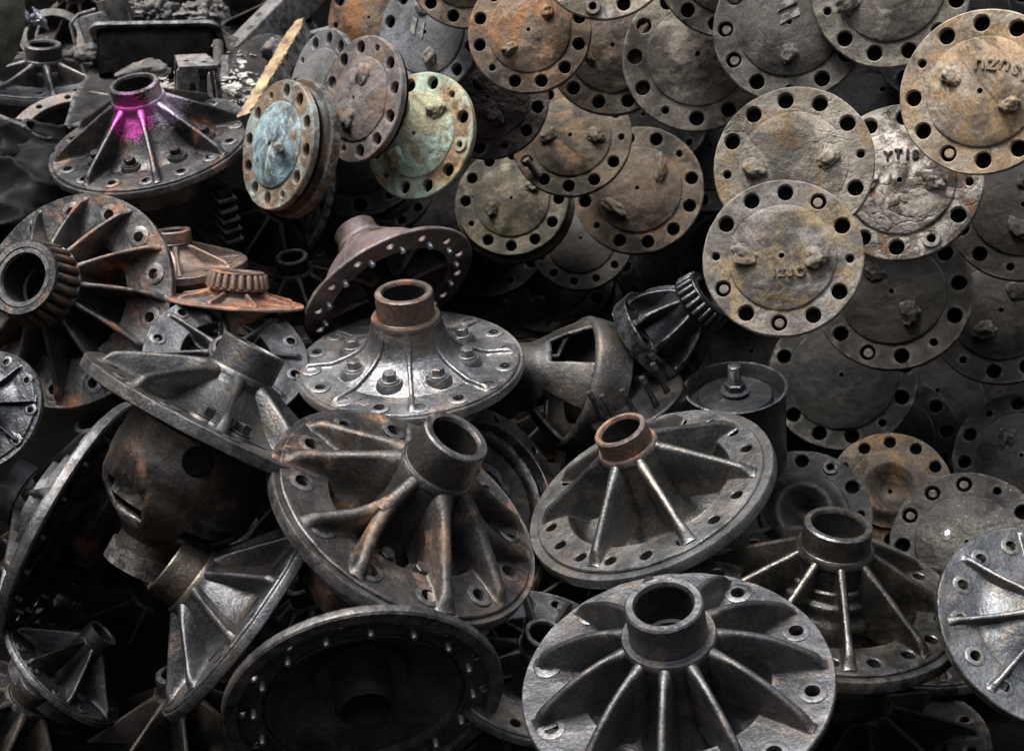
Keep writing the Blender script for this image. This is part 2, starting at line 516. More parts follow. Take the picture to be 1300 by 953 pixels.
    for t, sw in forks:     # ribs that bend to one side half way out
        fk = rib_mesh(R, LA(t), .46, r1 - .03, lambda s: zt(.25 + .75 * s) * (.9), zb, lambda s: ribw * .95, lambda s: ribb, rad(sw))
        build("rib", fk, mat, root, 60)
    # bolts
    ba = [LA(t) for t in bolt_angles] if bolt_angles else [rad(bolt0) + 2 * PI * i / n_bolt for i in range(n_bolt)]
    rb_ = random.Random(seed)
    for t in ba:
        zb_ = .0
        if not open_: s_ = (brad - rc * 1.03) / (ri * 1.04 - rc * 1.03); zb_ = (zc2 - .04) * (max(0, 1 - s_) ** 1.7)
        else: zb_ = -.06
        boss = MB()
        boss.lathe([(br * 2.1 * R, (zb_ - .05) * R), (br * 1.75 * R, (zb_ + .004) * R), (br * 1.65 * R, (zb_ + .012) * R), (0.0001, (zb_ + .012) * R)][::-1], 30, Matrix.Translation((brad * R * math.cos(t), brad * R * math.sin(t), 0)))
        o = build("bolt_boss", boss, mat, root)
        bolt(root, brad * R * math.cos(t), brad * R * math.sin(t), (zb_ + .012) * R, br * R, bmat, bmat.name, rb_.random() * 3)
    if bearing:
        n = 22; z1 = h - tl + .0; rr = rt * 1.12
        inner = MB(); inner.lathe([(rt * R, (z1 - .02) * R), (rt * 1.38 * R, (z1 - .02) * R), (rt * 1.40 * R, (z1 + .0) * R), (rt * 1.26 * R, (z1 + .012) * R),
                                   (rt * 1.12 * R, (h - .035) * R), (rt * 1.22 * R, (h - .02) * R), (rt * 1.2 * R, (h + .004) * R), (rt * R, (h + .004) * R)][::-1], 96)
        bo = build("roller_bearing", inner, bmat, root)
        rm = MB(); L_ = (tl - .03) * R; r_ = PI * rt * 1.24 * R / n * .86
        rm.lathe([(.0001, 0), (r_ * .8, 0), (r_, .04 * L_), (r_ * .86, L_ * .95), (r_ * .7, L_), (.0001, L_)][::-1], 14)
        rmm = rm.mesh("roller", 40); rmm.materials.append(bmat)
        for i in range(n):
            t = 2 * PI * i / n
            o = link("roller", rmm, None, bo)
            o.matrix_local = Matrix.Rotation(t, 4, 'Z') @ Matrix.Translation((rt * 1.30 * R, 0, (z1 + .004) * R)) @ Matrix.Rotation(-rad(9), 4, 'Y')
    if body:
        bm_ = MB(); q = -th - .05
        bm_.lathe([(body_r * R, q * R + .01), (body_r * R, (q - body_h * .5) * R), (body_r * .9 * R, (q - body_h * .55) * R), (body_r * .78 * R, (q - body_h) * R), (.25 * R, (q - body_h * 1.02) * R), (.0001, (q - body_h * 1.02) * R)][::-1], 72)
        build("case_body", bm_, mat, root)
    return root, R

# ------------------------------------------------------------------ axle flanges
def lump(rx, ry, rz, seed, irr=.25, sub=3, M=None, mb=None):
    import bmesh
    bm = bmesh.new(); bmesh.ops.create_icosphere(bm, subdivisions=sub, radius=1)
    mb = mb or MB(); vs = []
    for v in bm.verts:
        k = 1 + irr * fbm(v.co.x * 1.3 + seed * 3.1, v.co.y * 1.3, v.co.z * 1.3 + seed, 3)
        vs.append((v.co.x * k * rx, v.co.y * k * ry, v.co.z * k * rz))
    fs = [tuple(v.index for v in f.verts) for f in bm.faces]; bm.free()
    return mb.add(vs, fs, M)

M_BACK = metal("hole_black", 98, (.004, .004, .0035), (.012, .011, .010), 0, metallic=0, rough=(.7, .9), wear=0, spec=.05)  # near-black colour stands in for shade inside holes
def axle_flange(label, px, py, a, ratio, psi, D, mat, phase=0., group="axle flanges in the leaning stack", lug=(.34, .13), lugh=.078, crust=1.0,
                dome=.66, doming=.10, th=.12, nb=10, tilt_holes=None, stud=None, washer=(), plugs=(), seed=1, text=None, double=False, cup=False,
                lug_long=False, shaft=True, lugs=True, smallr=.05, hr=.098, hole_ring=.83, badge=False, lug_mat=None, center=True, dome_mat=None, drum_mat=None, name="axle_flange"):
    D = 2.1 + (D - 2.1) * (1.3 if D > 2.1 else 1)
    R = a * D / FPX
    M = Matrix.Translation(P(px, py, D)) @ frame_at(px, py, D, ratio, psi)
    crust *= .75
    root = empty(name, M, label, "axle flange", group)
    LA = lambda t: loc_ang(t, psi, ratio)
    p0 = LA(phase)
    hs_ = []
    nn = 12
    for i in range(nn):
        t = p0 + 2 * PI * i / nn
        r = smallr if i in (0, 6) else hr
        hs_.append((R * hole_ring * math.cos(t), R * hole_ring * math.sin(t), R * r))
    def dz(x, y): return crust * (.0022 * fbm(x * 30 + seed * 5, y * 30, seed) + .0012 * abs(fbm(x * 90, y * 90 + seed, seed, 3)))
    fl = MB(); plate(fl, R, R * (dome - .08), hs_, -R * th, 0, .002, disp=dz, irr=.006, seed=seed)
    build("flange_plate", fl, mat, root, 40)
    bk = MB(); bk.lathe([(R * .40, -R * .20), (R * .93, -R * .20), (R * .955, -R * .19), (R * .955, -R * (th + .02)), (R * .90, -R * (th + .01)), (R * .90, -R * .17), (R * .3, -R * .17)], 80)
    build("hole_backing", bk, M_BACK, root)  # added backing plate that makes the flange holes look dark
    # dome
    mb = MB(); vs = []; fs = []; NR, NA = 40, 120
    cr = .035
    for i in range(NR + 1):
        s = i / NR
        r = (cr if center else .0005) + (dome - cr) * s
        for j in range(NA):
            t = 2 * PI * j / NA
            x, y = r * math.cos(t) * R, r * math.sin(t) * R
            if cup:
                z = .03 + .05 * smooth(.0, .25, s) + .14 * math.exp(-((s - .62) / .2) ** 2) - .1 * (1 - smooth(.1, .45, s))
            else:
                z = .028 + doming * (1 - s ** 2.2)
            z *= R
            z += crust * (.0022 * fbm(x * 24 + seed * 9, y * 24, seed * 2, 5) + .0016 * max(0, fbm(x * 60 + seed, y * 60, seed * 2, 3)))
            vs.append((x, y, z))
    for t_ in range(NA):   # rim edge
        t = 2 * PI * t_ / NA; k = dome * (1 + .004 * math.sin(5 * t + seed))
        vs.append((R * (k + .012) * math.cos(t), R * (k + .012) * math.sin(t), R * .012))
    for t_ in range(NA):
        t = 2 * PI * t_ / NA
        vs.append((R * (dome + .014) * math.cos(t), R * (dome + .014) * math.sin(t), -R * .03))
    for t_ in range(NA):   # wall of the little centre hole
        t = 2 * PI * t_ / NA
        vs.append((R * cr * math.cos(t), R * cr * math.sin(t), -R * .05))
    for i in range(NR + 2):
        for j in range(NA):
            k = (j + 1) % NA; fs.append((i * NA + j, (i + 1) * NA + j, (i + 1) * NA + k, i * NA + k))
    if center:
        o = (NR + 3) * NA
        for j in range(NA):
            k = (j + 1) % NA; fs.append((o + j, j, k, o + k))
    mb.add(vs, fs)
    build("dome", mb, dome_mat or mat, root, 50)
    if lugs:
        for sgn in (0, 1):
            t = p0 + PI * sgn
            lr = lug[0] + .02 * math.sin(seed * 7 + sgn * 3)
            c = Vector((R * lr * math.cos(t), R * lr * math.sin(t), R * (.028 + doming * .8)))
            mm = Matrix.Translation(c) @ Matrix.Rotation(t + (rad(35) if sgn else rad(-20)) + (rad(70) if lug_long else 0), 4, 'Z')
            lg = lump(R * lug[1] * (1.9 if lug_long else 1.25), R * lug[1] * (.7 if lug_long else .95), R * lugh, seed * 2 + sgn, .35, 4, mm)
            build("lug", lg, lug_mat or dome_mat or mat, root, 60)
    if badge:   # raised maker's plate: two slanted bars
        bm_ = MB()
        for k in (-1, 1):
            mm = Matrix.Translation((R * .02, R * (.16 + k * .085), R * (.028 + doming * .98))) @ Matrix.Rotation(rad(12), 4, 'Z')
            vs_ = [(-.15 * R, -.05 * R, 0), (.12 * R, -.05 * R, 0), (.15 * R, .05 * R, 0), (-.08 * R, .05 * R, 0)]
            vs_ = vs_ + [(x, y, .022 * R) for x, y, z in vs_]
            bm_.add(vs_, [(3, 2, 1, 0), (4, 5, 6, 7), (0, 1, 5, 4), (1, 2, 6, 5), (2, 3, 7, 6), (3, 0, 4, 7)], mm)
        build("cast_emblem", bm_, mat, root)
    for th_ in washer:
        t = LA(th_); i = min(range(12), key=lambda k: abs(((p0 + 2 * PI * k / 12 - t + PI) % (2 * PI)) - PI)); t = p0 + 2 * PI * i / 12
        w = MB(); w.lathe([(R * .055, -.004), (R * .055, R * .04), (R * .06, R * .045), (R * .105, R * .045), (R * .115, R * .03), (R * .115, -.002)][::-1], 36,
                          Matrix.Translation((R * hole_ring * math.cos(t), R * hole_ring * math.sin(t), 0)))
        build("washer", w, mat, root)
    for th_ in plugs:
        t = LA(th_); i = min(range(12), key=lambda k: abs(((p0 + 2 * PI * k / 12 - t + PI) % (2 * PI)) - PI)); t = p0 + 2 * PI * i / 12
        w = MB(); w.lathe([(R * .06, -R * th), (R * .06, -R * .035), (R * .05, -R * .025), (.0001, -R * .025)], 24,
                          Matrix.Translation((R * (hole_ring - .01) * math.cos(t), R * hole_ring * math.sin(t), 0)))
        build("stud_stub", w, mat, root)
    if stud:    # (angle, radius, direction angle, length, lean)
        t, rr, da, ln, lean = stud
        t = LA(t); da = LA(da)
        p = Vector((R * rr * math.cos(t), R * rr * math.sin(t), 0.0))
        d = Vector((math.cos(da) * math.sin(rad(lean)), math.sin(da) * math.sin(rad(lean)), math.cos(rad(lean))))
        w = MB(); w.sweep([p - d * R * .03, p + d * R * ln * .3, p + d * R * ln * .6, p + d * R * ln], R * .06, 16)
        build("stud", w, mat, root)
    if text:
        for ch, ta, tr, rot, size in text:
            cu = bpy.data.curves.new("letter", 'FONT'); cu.body = ch; cu.size = size * R; cu.extrude = .018 * R; cu.bevel_depth = .005 * R; cu.offset = .003 * R
            cu.align_x = 'CENTER'; cu.align_y = 'CENTER'
            ob = bpy.data.objects.new("letter", cu); col.objects.link(ob)
            dg = bpy.context.evaluated_depsgraph_get()
            me = bpy.data.meshes.new_from_object(ob.evaluated_get(dg)); bpy.data.objects.remove(ob)
            me.materials.clear(); me.materials.append(mat)
            t = LA(ta); o = link("cast_letter", me, None, root)
            o.location = (R * tr * math.cos(t), R * tr * math.sin(t), R * (.034 + doming * (1 - (tr / dome) ** 2.2)) + .0006)
            o.rotation_euler.z = LA(rot)
    if double:
        db = MB(); r2 = R * 1.07
        db.lathe([(R * .3, -R * (th + .32)), (r2 * .99, -R * (th + .32)), (r2, -R * (th + .31)), (r2, -R * (th + .17)), (r2 * .99, -R * (th + .155)), (R * .97, -R * (th + .15)), (R * .93, -R * (th + .1)), (R * .93, -R * th)], 112)
        build("back_drum", db, drum_mat or mat, root)
    if shaft:
        sh = MB(); z = -R * (th + (.32 if double else 0))
        sh.lathe([(R * .34, z + .002), (R * .30, z - R * .1), (R * .21, z - R * .25), (R * .19, z - .14), (.0001, z - .14)][::-1], 40)
        build("axle_shaft", sh, mat, root)
    return root, R

# @@DATA@@
# ------------------------------------------------------------------ the wall of axle flanges
def dm(name, seed, c0, c1, third=None, rust=.3, rustc=((.10, .05, .028), (.33, .16, .07)), pale=0., palec=(.45, .44, .40), rough=(.55, .85), metallic=.10, bump=1.15, cracks=.35, tint=(1.05, .985, .89), gain=.60, **k):
    k.setdefault('stain', .85)
    tt = lambda c, t=tint: None if c is None else tuple(min(.8, x * y * gain) for x, y in zip(c, t))
    c0, c1, third, palec = tt(c0), tt(c1), tt(third), tt(palec)
    rustc = tuple(tt(c, (.88, .98, 1.12)) for c in rustc)
    k.setdefault('spec', .25)
    return metal(name, seed, c0, c1, rust, rustc, pale, palec, rough, metallic, bump, cracks, .45, (.42, .40, .37), third=third, **k)
GRB = ((.075, .066, .058), (.20, .18, .155))      # grey brown crust
TAN = ((.14, .11, .085), (.33, .26, .19))
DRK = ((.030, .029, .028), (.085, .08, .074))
F = axle_flange
# right hand side
F("tan flange with raised upside down lettering, nearest the top right corner", 1247, 117, 104, .975, 150, 2.10,
  dm("tan_crust", 1, (.20, .165, .13), (.44, .40, .35), (.38, .28, .18), .25, ((.18, .11, .06), (.42, .27, .14)), .35, (.5, .48, .46), gain=0.85), phase=155, seed=1,
  lug=(.40, .10), plugs=(245,), doming=.12,
  text=[("U", 95, .33, 184, .17), ("Z", 69, .34, 174, .17), ("U", 50, .41, 166, .17), ("S", 33, .47, 155, .17), ("I", 20, .53, 148, .16)])
F("grey mud caked flange with two rough lugs, right above the pale grey and ochre one", 1007, 209, 101, .97, 110, 2.19,
  dm("grey_mud", 2, (.13, .125, .115), (.27, .26, .235), (.20, .15, .10), .22, ((.16, .10, .05), (.42, .28, .15)), .25, (.42, .40, .36), bump=2.6, cracks=1.2, gain=0.85), phase=189, seed=2, crust=1.5, doming=.10, lug=(.46, .12), center=False)
F("pale grey and ochre flange with a small centre hole, lowest bright one at right", 993, 327, 101, .98, 110, 2.10,
  dm("pale_grey", 3, (.11, .10, .09), (.32, .30, .29), (.26, .20, .12), .42, ((.12, .09, .05), (.34, .25, .13)), .30, (.45, .43, .40), bump=2.0, tint=(1.02, 1, .96), gain=0.78), phase=179, seed=3, crust=1.3, lug=(.45, .13), doming=.12,
  plugs=(275, 205, 60), text=[("I", 250, .24, 0, .11), ("Z", 272, .23, 0, .11), ("U", 296, .25, 0, .11), ("O", 318, .32, 0, .15)])
F("flange mottled white over rust with a brown lug, right of the mud caked one", 1143, 231, 101, .97, 110, 2.26,
  dm("white_mottle", 4, (.06, .058, .055), (.16, .14, .12), (.30, .16, .09), .35, ((.13, .07, .04), (.38, .20, .11)), .75, (.62, .61, .60), cracks=1.6, gain=0.8), phase=0, seed=4, crust=.9,
  lug=(.40, .12), washer=(310,), text=[("Y", 118, .34, 0, .15), ("T", 95, .33, 0, .15), ("I", 75, .33, 0, .15), ("S", 60, .36, 0, .15)])
F("grey flange with pale flaky dome, cut by the top edge left of the tan one", 1131, -14, 99, .98, 110, 2.24,
  dm("flaky_grey", 5, (.10, .095, .088), (.26, .25, .235), (.34, .33, .31), .2, pale=.3), phase=20, seed=5, lug=(.55, .13), washer=())
F("dark grey flange with a cast emblem of two slanted bars", 1003, 33, 98, .95, 105, 2.31,
  dm("slate_dust", 6, (.060, .060, .058), (.125, .122, .118), None, .08, pale=.15, palec=(.25, .24, .22), bump=1.3, cracks=.4), phase=272, seed=6, badge=True, lug=(.42, .11), washer=(), plugs=(160, 185, 205), crust=.8, doming=.14)
F("pale greyish white flange partly under the dark one with the emblem", 886, 71, 96, .97, 100, 2.43,
  dm("ash_white", 7, (.09, .085, .08), (.27, .255, .235), (.36, .34, .31), .22, pale=.4, palec=(.48, .46, .43)), phase=60, seed=7, crust=1.3, lugs=False)
F("grey flange with black rim crust at the top edge, above the greyish white one", 925, -46, 92, .98, 110, 2.34,
  dm("ash_two", 8, (.10, .095, .085), (.28, .27, .24), None, .15, pale=.3), phase=110, seed=8)
F("bright yellowish flange with a shiny washer, cut by the top edge of the picture", 768, -67, 91, .97, 110, 2.28,
  dm("bright_tan", 9, (.22, .20, .16), (.5, .47, .40), (.45, .42, .36), .25, rustc=((.2, .12, .05), (.5, .35, .12)), pale=.5, palec=(.6, .6, .58), gain=0.9), phase=200, seed=9, washer=(258,))
F("brown and rust flange with a yellow stain, left of the one with yellow flakes", 672, 40, 79, .96, 115, 2.40,
  dm("brown_rust", 10, (.10, .08, .066), (.25, .20, .16), (.33, .17, .08), .55, ((.16, .08, .04), (.42, .22, .10)), .22, (.5, .42, .25), gain=0.75), phase=224, seed=10, lug=(.42, .10), doming=.09, crust=1.2)
F("flange with yellow flakes on a dark dome, below the bright yellowish one at the top", 779, 60, 87, .95, 115, 2.47,
  dm("yellow_flake", 11, (.055, .05, .044), (.16, .145, .125), (.24, .17, .12), .25, pale=.28, palec=(.50, .38, .12)), phase=17, seed=11, lug=(.40, .10), lug_long=True, crust=1.3)
F("grooved brown flange at the top edge, left of the brown and rust one", 592, -42, 77, .97, 110, 2.46,
  dm("brown_plain", 12, (.12, .10, .085), (.26, .21, .17), None, .35, pale=.1), phase=285, seed=12, crust=.8)
F("smooth blue grey flange with a raised emblem, near the top edge", 545, 43, 79, .80, 158, 2.56,
  dm("blue_grey", 13, (.13, .135, .15), (.24, .25, .28), None, .28, ((.14, .09, .05), (.36, .20, .09)), .1, bump=.8, cracks=.3, rough=(.4, .65), tint=(1.02, 1, .96), gain=0.8), phase=277, seed=13, badge=True, crust=.5, lug=(.42, .12))
F("greasy black flange thickly caked with dirt, right of the turquoise and cream one", 620, 126, 77, .96, 110, 2.62,
  dm("black_clump", 14, (.035, .03, .028), (.11, .095, .085), None, .15, pale=.15, palec=(.28, .24, .22), bump=3, cracks=1.6), phase=110, seed=14, crust=2.6, doming=.12)
F("rusty orange flange standing behind the others at the top left of the wall", 474, 24, 74, .78, 165, 2.66,
  dm("orange_rust", 15, (.13, .10, .085), (.25, .20, .16), (.38, .20, .09), .55, ((.18, .09, .04), (.45, .23, .09)), .1), phase=190, seed=15, lugs=False)
F("greyish purple flange tilted left with cracked dirt, left of the turquoise and cream one", 457, 126, 81, .60, 166, 2.48,
  dm("mauve_dirt", 16, (.11, .10, .10), (.24, .215, .21), (.20, .15, .12), .15, pale=.2, palec=(.4, .38, .37), bump=2., tint=(1.02, 1, .96), gain=0.8), phase=250, seed=16, crust=1.4, lug=(.36, .14))
F("bluish grey flange tilted left, half behind the greyish purple one", 405, 112, 76, .50, 166, 2.58,
  dm("steel_dust", 17, (.11, .11, .115), (.24, .24, .25), None, .2, pale=.15, tint=(1.02, 1, .96), gain=0.7), phase=120, seed=17, lugs=False)
F("blue painted flange with brown chips and a projecting stud, on a thick drum", 351, 184, 83, .52, 168, 2.44,
  dm("blue_chips_rim", 181, (.10, .085, .07), (.26, .20, .15), (.30, .36, .38), .5, ((.14, .08, .05), (.36, .21, .12)), .3, (.45, .45, .42), bump=1.6, gain=0.85), phase=95, seed=18, double=True, drum_mat=dm('drum_brown', 182, (.05, .035, .028), (.13, .10, .08), (.22, .25, .25), .4), dome_mat=dm('blue_chips', 18, (.10, .15, .17), (.34, .48, .53), (.07, .10, .12), .40, ((.12, .07, .04), (.34, .20, .12)), .5, (.58, .63, .64), bump=1.6, s=1.3, tint=(1.02, 1, .96), gain=0.9), lugs=False, stud=(15, .02, -20, .62, 62), shaft=False)
F("turquoise and cream flange with rust stains and two lugs", 531, 172, 82, .79, 158, 2.52,
  dm("turquoise", 19, (.26, .36, .30), (.52, .62, .52), (.40, .30, .19), .70, ((.20, .12, .06), (.45, .28, .13)), .30, (.62, .62, .50), tint=(1.02, 1, .96), gain=0.95), phase=50, seed=19, dome_mat=dm('turquoise_worn', 191, (.16, .15, .09), (.46, .46, .33), (.22, .17, .10), .55, ((.16, .10, .06), (.40, .28, .15)), .6, (.50, .66, .58), tint=(1.02, 1, .96), gain=0.95), lug=(.50, .14), washer=(350,))
F("brown flange with a stud poking from a lower hole, under the one with yellow flakes", 725, 174, 77, .95, 115, 2.76,
  dm("olive_crust", 20, (.07, .063, .052), (.20, .18, .15), (.26, .18, .12), .3, pale=.25, palec=(.36, .34, .28)), phase=0, seed=20, lug=(.38, .12), stud=(228, .83, 130, .34, 50))
F("dim brown flange with a yellowish dome, left of the one with long lugs", 650, 254, 72, .95, 115, 2.95,
  dm("dim_yellow", 21, (.055, .05, .04), (.16, .15, .12), (.24, .22, .17), .25, pale=.2), phase=30, seed=21, double=True, lug=(.40, .11), crust=.8)
F("dim brown flange with two long slanted lugs, lowest of the full ones in the middle", 810, 241, 83, .96, 112, 2.90,
  dm("dim_brown", 22, (.055, .048, .040), (.16, .135, .11), (.20, .14, .095), .3, pale=.1), phase=41, seed=22, lug_long=True, lug=(.46, .13))
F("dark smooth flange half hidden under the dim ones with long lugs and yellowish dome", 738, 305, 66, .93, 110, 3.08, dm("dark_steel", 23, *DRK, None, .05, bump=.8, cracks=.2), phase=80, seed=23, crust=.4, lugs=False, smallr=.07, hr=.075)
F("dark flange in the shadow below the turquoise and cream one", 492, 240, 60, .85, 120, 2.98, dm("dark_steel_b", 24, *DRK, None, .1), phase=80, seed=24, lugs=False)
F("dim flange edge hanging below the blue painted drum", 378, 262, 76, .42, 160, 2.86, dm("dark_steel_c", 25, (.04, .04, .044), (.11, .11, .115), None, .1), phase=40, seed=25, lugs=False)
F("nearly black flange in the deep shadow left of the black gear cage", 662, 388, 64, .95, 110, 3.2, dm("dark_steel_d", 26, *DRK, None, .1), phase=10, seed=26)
F("dark flange with one round lug, below the mottled white one", 1133, 373, 98, .97, 110, 2.72, dm("shaded_a", 27, (.018, .017, .015), (.055, .052, .045), None, .06, pale=.1, palec=(.2, .18, .15)), phase=-50, seed=27, plugs=(200, 240), doming=.13)  # base colour darkened to stand in for shade from the flanges above
F("black flange with a wide smooth dome, below the dark one with the round lug", 1069, 478, 94, .97, 110, 2.95, dm("shaded_b", 28, (.014, .014, .014), (.04, .039, .037), None, .03, bump=1.), phase=130, seed=28, lugs=False, dome=.72)  # shade of the overhang is put into this dark base colour
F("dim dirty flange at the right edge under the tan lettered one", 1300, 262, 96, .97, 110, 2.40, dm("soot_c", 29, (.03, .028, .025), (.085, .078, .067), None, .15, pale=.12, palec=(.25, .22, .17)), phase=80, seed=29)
F("dark flange at the right edge below the dim dirty one", 1272, 396, 93, .97, 110, 2.84, dm("shaded_d", 30, (.018, .017, .014), (.055, .052, .044), None, .1), phase=233, seed=30)  # darkened base colour imitates the shade at the lower right
F("dark round lugged flange at the right edge, above the flange with a white splash", 1298, 580, 86, .96, 110, 2.8, dm("shaded_e", 31, (.016, .016, .015), (.045, .043, .04), None, .08), phase=125, seed=31)  # base colour lowered in place of shade
F("dull brown flange mostly hidden behind the pale grey one and the oil can", 955, 448, 88, .97, 110, 3.1, dm("shaded_f", 32, (.022, .019, .014), (.06, .05, .038), None, .15), phase=95, seed=32, lugs=False)  # brown base colour darkened to imitate shade behind the front flanges
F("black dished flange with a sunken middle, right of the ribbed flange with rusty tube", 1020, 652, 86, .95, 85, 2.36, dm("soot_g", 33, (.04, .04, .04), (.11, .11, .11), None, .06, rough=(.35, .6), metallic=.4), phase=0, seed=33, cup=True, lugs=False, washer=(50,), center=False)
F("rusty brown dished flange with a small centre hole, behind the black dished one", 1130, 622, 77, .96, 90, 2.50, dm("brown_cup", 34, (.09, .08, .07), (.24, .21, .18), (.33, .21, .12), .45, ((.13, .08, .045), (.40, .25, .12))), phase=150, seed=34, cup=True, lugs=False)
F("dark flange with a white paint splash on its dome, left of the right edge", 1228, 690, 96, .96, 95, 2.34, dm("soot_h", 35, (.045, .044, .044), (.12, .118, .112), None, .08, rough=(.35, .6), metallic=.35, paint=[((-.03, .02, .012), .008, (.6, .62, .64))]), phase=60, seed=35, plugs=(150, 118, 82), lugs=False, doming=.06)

# ------------------------------------------------------------------ ribbed differential halves and hubs
IRON = dict(dark=(.040, .040, .042), light=(.095, .093, .092), metallic=.8, rough=(.24, .60), rust=.14, wear=.5, wearc=(.30, .30, .31), third=(.10, .088, .074), bump=1.25)
def im(name, seed, **k):
    q = dict(IRON); q.update(k)
    if 'light' in k and 'third' not in k: q['third'] = (k['light'][0] * 1.05, k['light'][1] * .92, k['light'][2] * .80)
    return metal(name, seed, **q)
H = hub
GH = "ribbed differential housings in the pile"
m1 = im("iron_pink", 101, rust=.38, rustc=((.09, .04, .02), (.26, .12, .06)), paint=[((.05, -.03, .08), .06, (.46, .38, .48)), ((-.022, -.048, .078), .056, (.58, .09, .36))])
H("ribbed flange splashed with pink spray paint, at the upper left", 191, 178, 130, .42, 104, 2.72, m1, group=GH, h=.61, rt=.235, wall=.78, tl=.14, rc=.26,
  ribs=8, rib0=277, r1=.94, conv=1.0, n_out=16, hole0=262, n_bolt=8, brad=.56, br=.055, seed=101, ribw=.026, th=.05)
m2 = im("iron_rusty_bearing", 102, rust=.52, rustc=((.07, .035, .02), (.28, .12, .05)), light=(.13, .125, .122))
H("big rusty ribbed flange with a roller bearing facing left, at the left edge", 92, 380, 141, .80, 155, 2.45, m2, group=GH, h=.74, rt=.27, wall=.78, tl=.28, rc=.33, ribs=12, rib0=5,
  r1=.96, rise=.03, conv=1.2, swirl=-.07, n_out=13, hole0=18, hr=.048, hrad=.83, bearing=True, open_=True, ri=.55, ribw=.024, ribb=.036, seed=102, spot=2.1, step=False, th=.08)
m3 = im("iron_white_shine", 103, light=(.30, .30, .305), dark=(.12, .12, .124), rust=.28, rough=(.26, .46), wet=[((.10, -.05, .03), .14)], rustc=((.10, .05, .03), (.35, .17, .08)))
m3t = im("iron_brown_tube", 1031, dark=(.09, .07, .058), light=(.20, .16, .13), rust=.45)
H("silvery flange full of bolt holes with a short brown tube, mid pile", 520, 456, 145, .465, 95, 2.34, m3, m3t, group=GH, h=.66, rt=.25, wall=.74, tl=.22, rc=.30,
  rib_follow=.035, ribs=8, rib0=273, conv=1.35, n_out=16, hole0=282, hr=.046, hrad=.86, n_bolt=8, bolt0=25, brad=.53, br=.062, seed=103, ribw=.022, th=.06,
  cone=[(.29, .40), (.31, .34), (.33, .25), (.37, .17), (.43, .11), (.50, .07), (.60, .03), (.68, .002)], ri=.64)
m4 = im("iron_warm_dust", 104, dark=(.045, .042, .040), light=(.10, .093, .088), rust=.45, rustc=((.08, .05, .033), (.27, .155, .09)), rough=(.36, .58))
H("large front flange with thick curved ribs and a wide tube, rusty on its left", 520, 645, 186, .585, 57, 1.90, m4, group=GH, h=.70, rt=.235, wall=.72, tl=.27, rc=.26,
  rib_angles=(290, 351, 157, 139, 85, 35), yforks=((210, 187, 233), (322, 315, 337)), r1=.93, rise=.0, conv=1.1, n_out=12, hole0=238, hr=.050, hrad=.80, spot=1.8, open_=True, ri=.60, ribw=.046, ribb=.085, seed=104, th=.075,
  bolt_angles=(244, 282), brad=.56, br=.055, rim_w=.09)
m5 = im("iron_grey_wet", 105, dark=(.085, .085, .083), light=(.18, .18, .176), rust=.12, rough=(.30, .5), rustc=((.12, .05, .02), (.5, .22, .08)))
m5t = im("tube_orange_rust", 1051, dark=(.09, .065, .05), light=(.20, .15, .12), rust=.42, rustc=((.10, .045, .025), (.38, .15, .06)), metallic=.5)
H("grey ribbed flange with a rusty orange tube, right of the large front one", 822, 619, 165, .55, 115, 2.16, m5, m5t, group=GH, h=.585, rt=.205, wall=.76, tl=.15, rc=.235, rib_angles=(36, 8, 308, 235, 197, 172, 66, 120),
  r1=.88, conv=1.0, n_out=18, hole0=268, hr=.045, hrad=.81, spot=0, open_=True, ri=.66, ribw=.036, ribb=.05, seed=105, th=.07, rim_w=.14)
m6 = im("iron_graphite", 106, dark=(.055, .056, .06), light=(.115, .116, .12), rust=.16, rustc=((.12, .06, .03), (.45, .22, .10)), rough=(.32, .5))
H("dark grey flange with swept ribs, cut by the bottom edge right of the middle", 858, 862, 199, .72, 98, 1.74, m6, group=GH, h=.66, rt=.245, wall=.74, tl=.25, rc=.30, ribs=11, rib0=262,
  r1=.96, rise=.07, conv=1.05, swirl=.0, n_out=10, hole0=98, hr=.048, hrad=.86, spot=1.9, open_=True, ri=.60, ribw=.030, ribb=.05, seed=106, th=.06, step=False)
m7 = im("iron_oily", 107, dark=(.04, .038, .034), light=(.11, .105, .095), rust=.08, rough=(.20, .42), wet=[((0, -.05, .02), .13)])
H("oily black ribbed flange with a tall tube, in front of the dished flanges", 1050, 755, 173, .545, 79, 1.98, m7, group=GH, h=.615, rt=.245, wall=.76, tl=.18, rc=.28, ribs=9, rib0=285,
  r1=.90, conv=1.0, n_out=18, hole0=303, hr=.046, hrad=.81, spot=0, open_=True, ri=.64, ribw=.034, ribb=.042, seed=107, th=.075, rim_w=.12,
  cone=[(.27, .42), (.27, .2), (.29, .19), (.30, .12), (.34, .10), (.35, .02), (.40, -.04), (.42, -.16), (.5, -.28), (.62, -.28), (.64, -.15), (.64, -.01)])
m8 = im("iron_blue_sheen", 108, dark=(.06, .063, .068), light=(.135, .14, .145), rust=.1, rough=(.25, .45), wearc=(.4, .38, .3))
H("bluish grey flange with ringed bolt holes, cut by the right edge at the bottom", 1326, 792, 138, .82, 42, 1.86, m8, group=GH, h=.5, rt=.22, rc=.26, ribs=8, rib0=178, r1=.93, conv=1.5, n_out=14, hole0=205, hr=.05, hrad=.80, spot=1.9,
  seed=108, th=.10, step=False, ribw=.03, n_bolt=0)
m9 = im("iron_charcoal", 109, dark=(.045, .045, .046), light=(.10, .10, .10), rust=.10, rough=(.34, .55), wet=[((.02, -.12, .04), .05)])
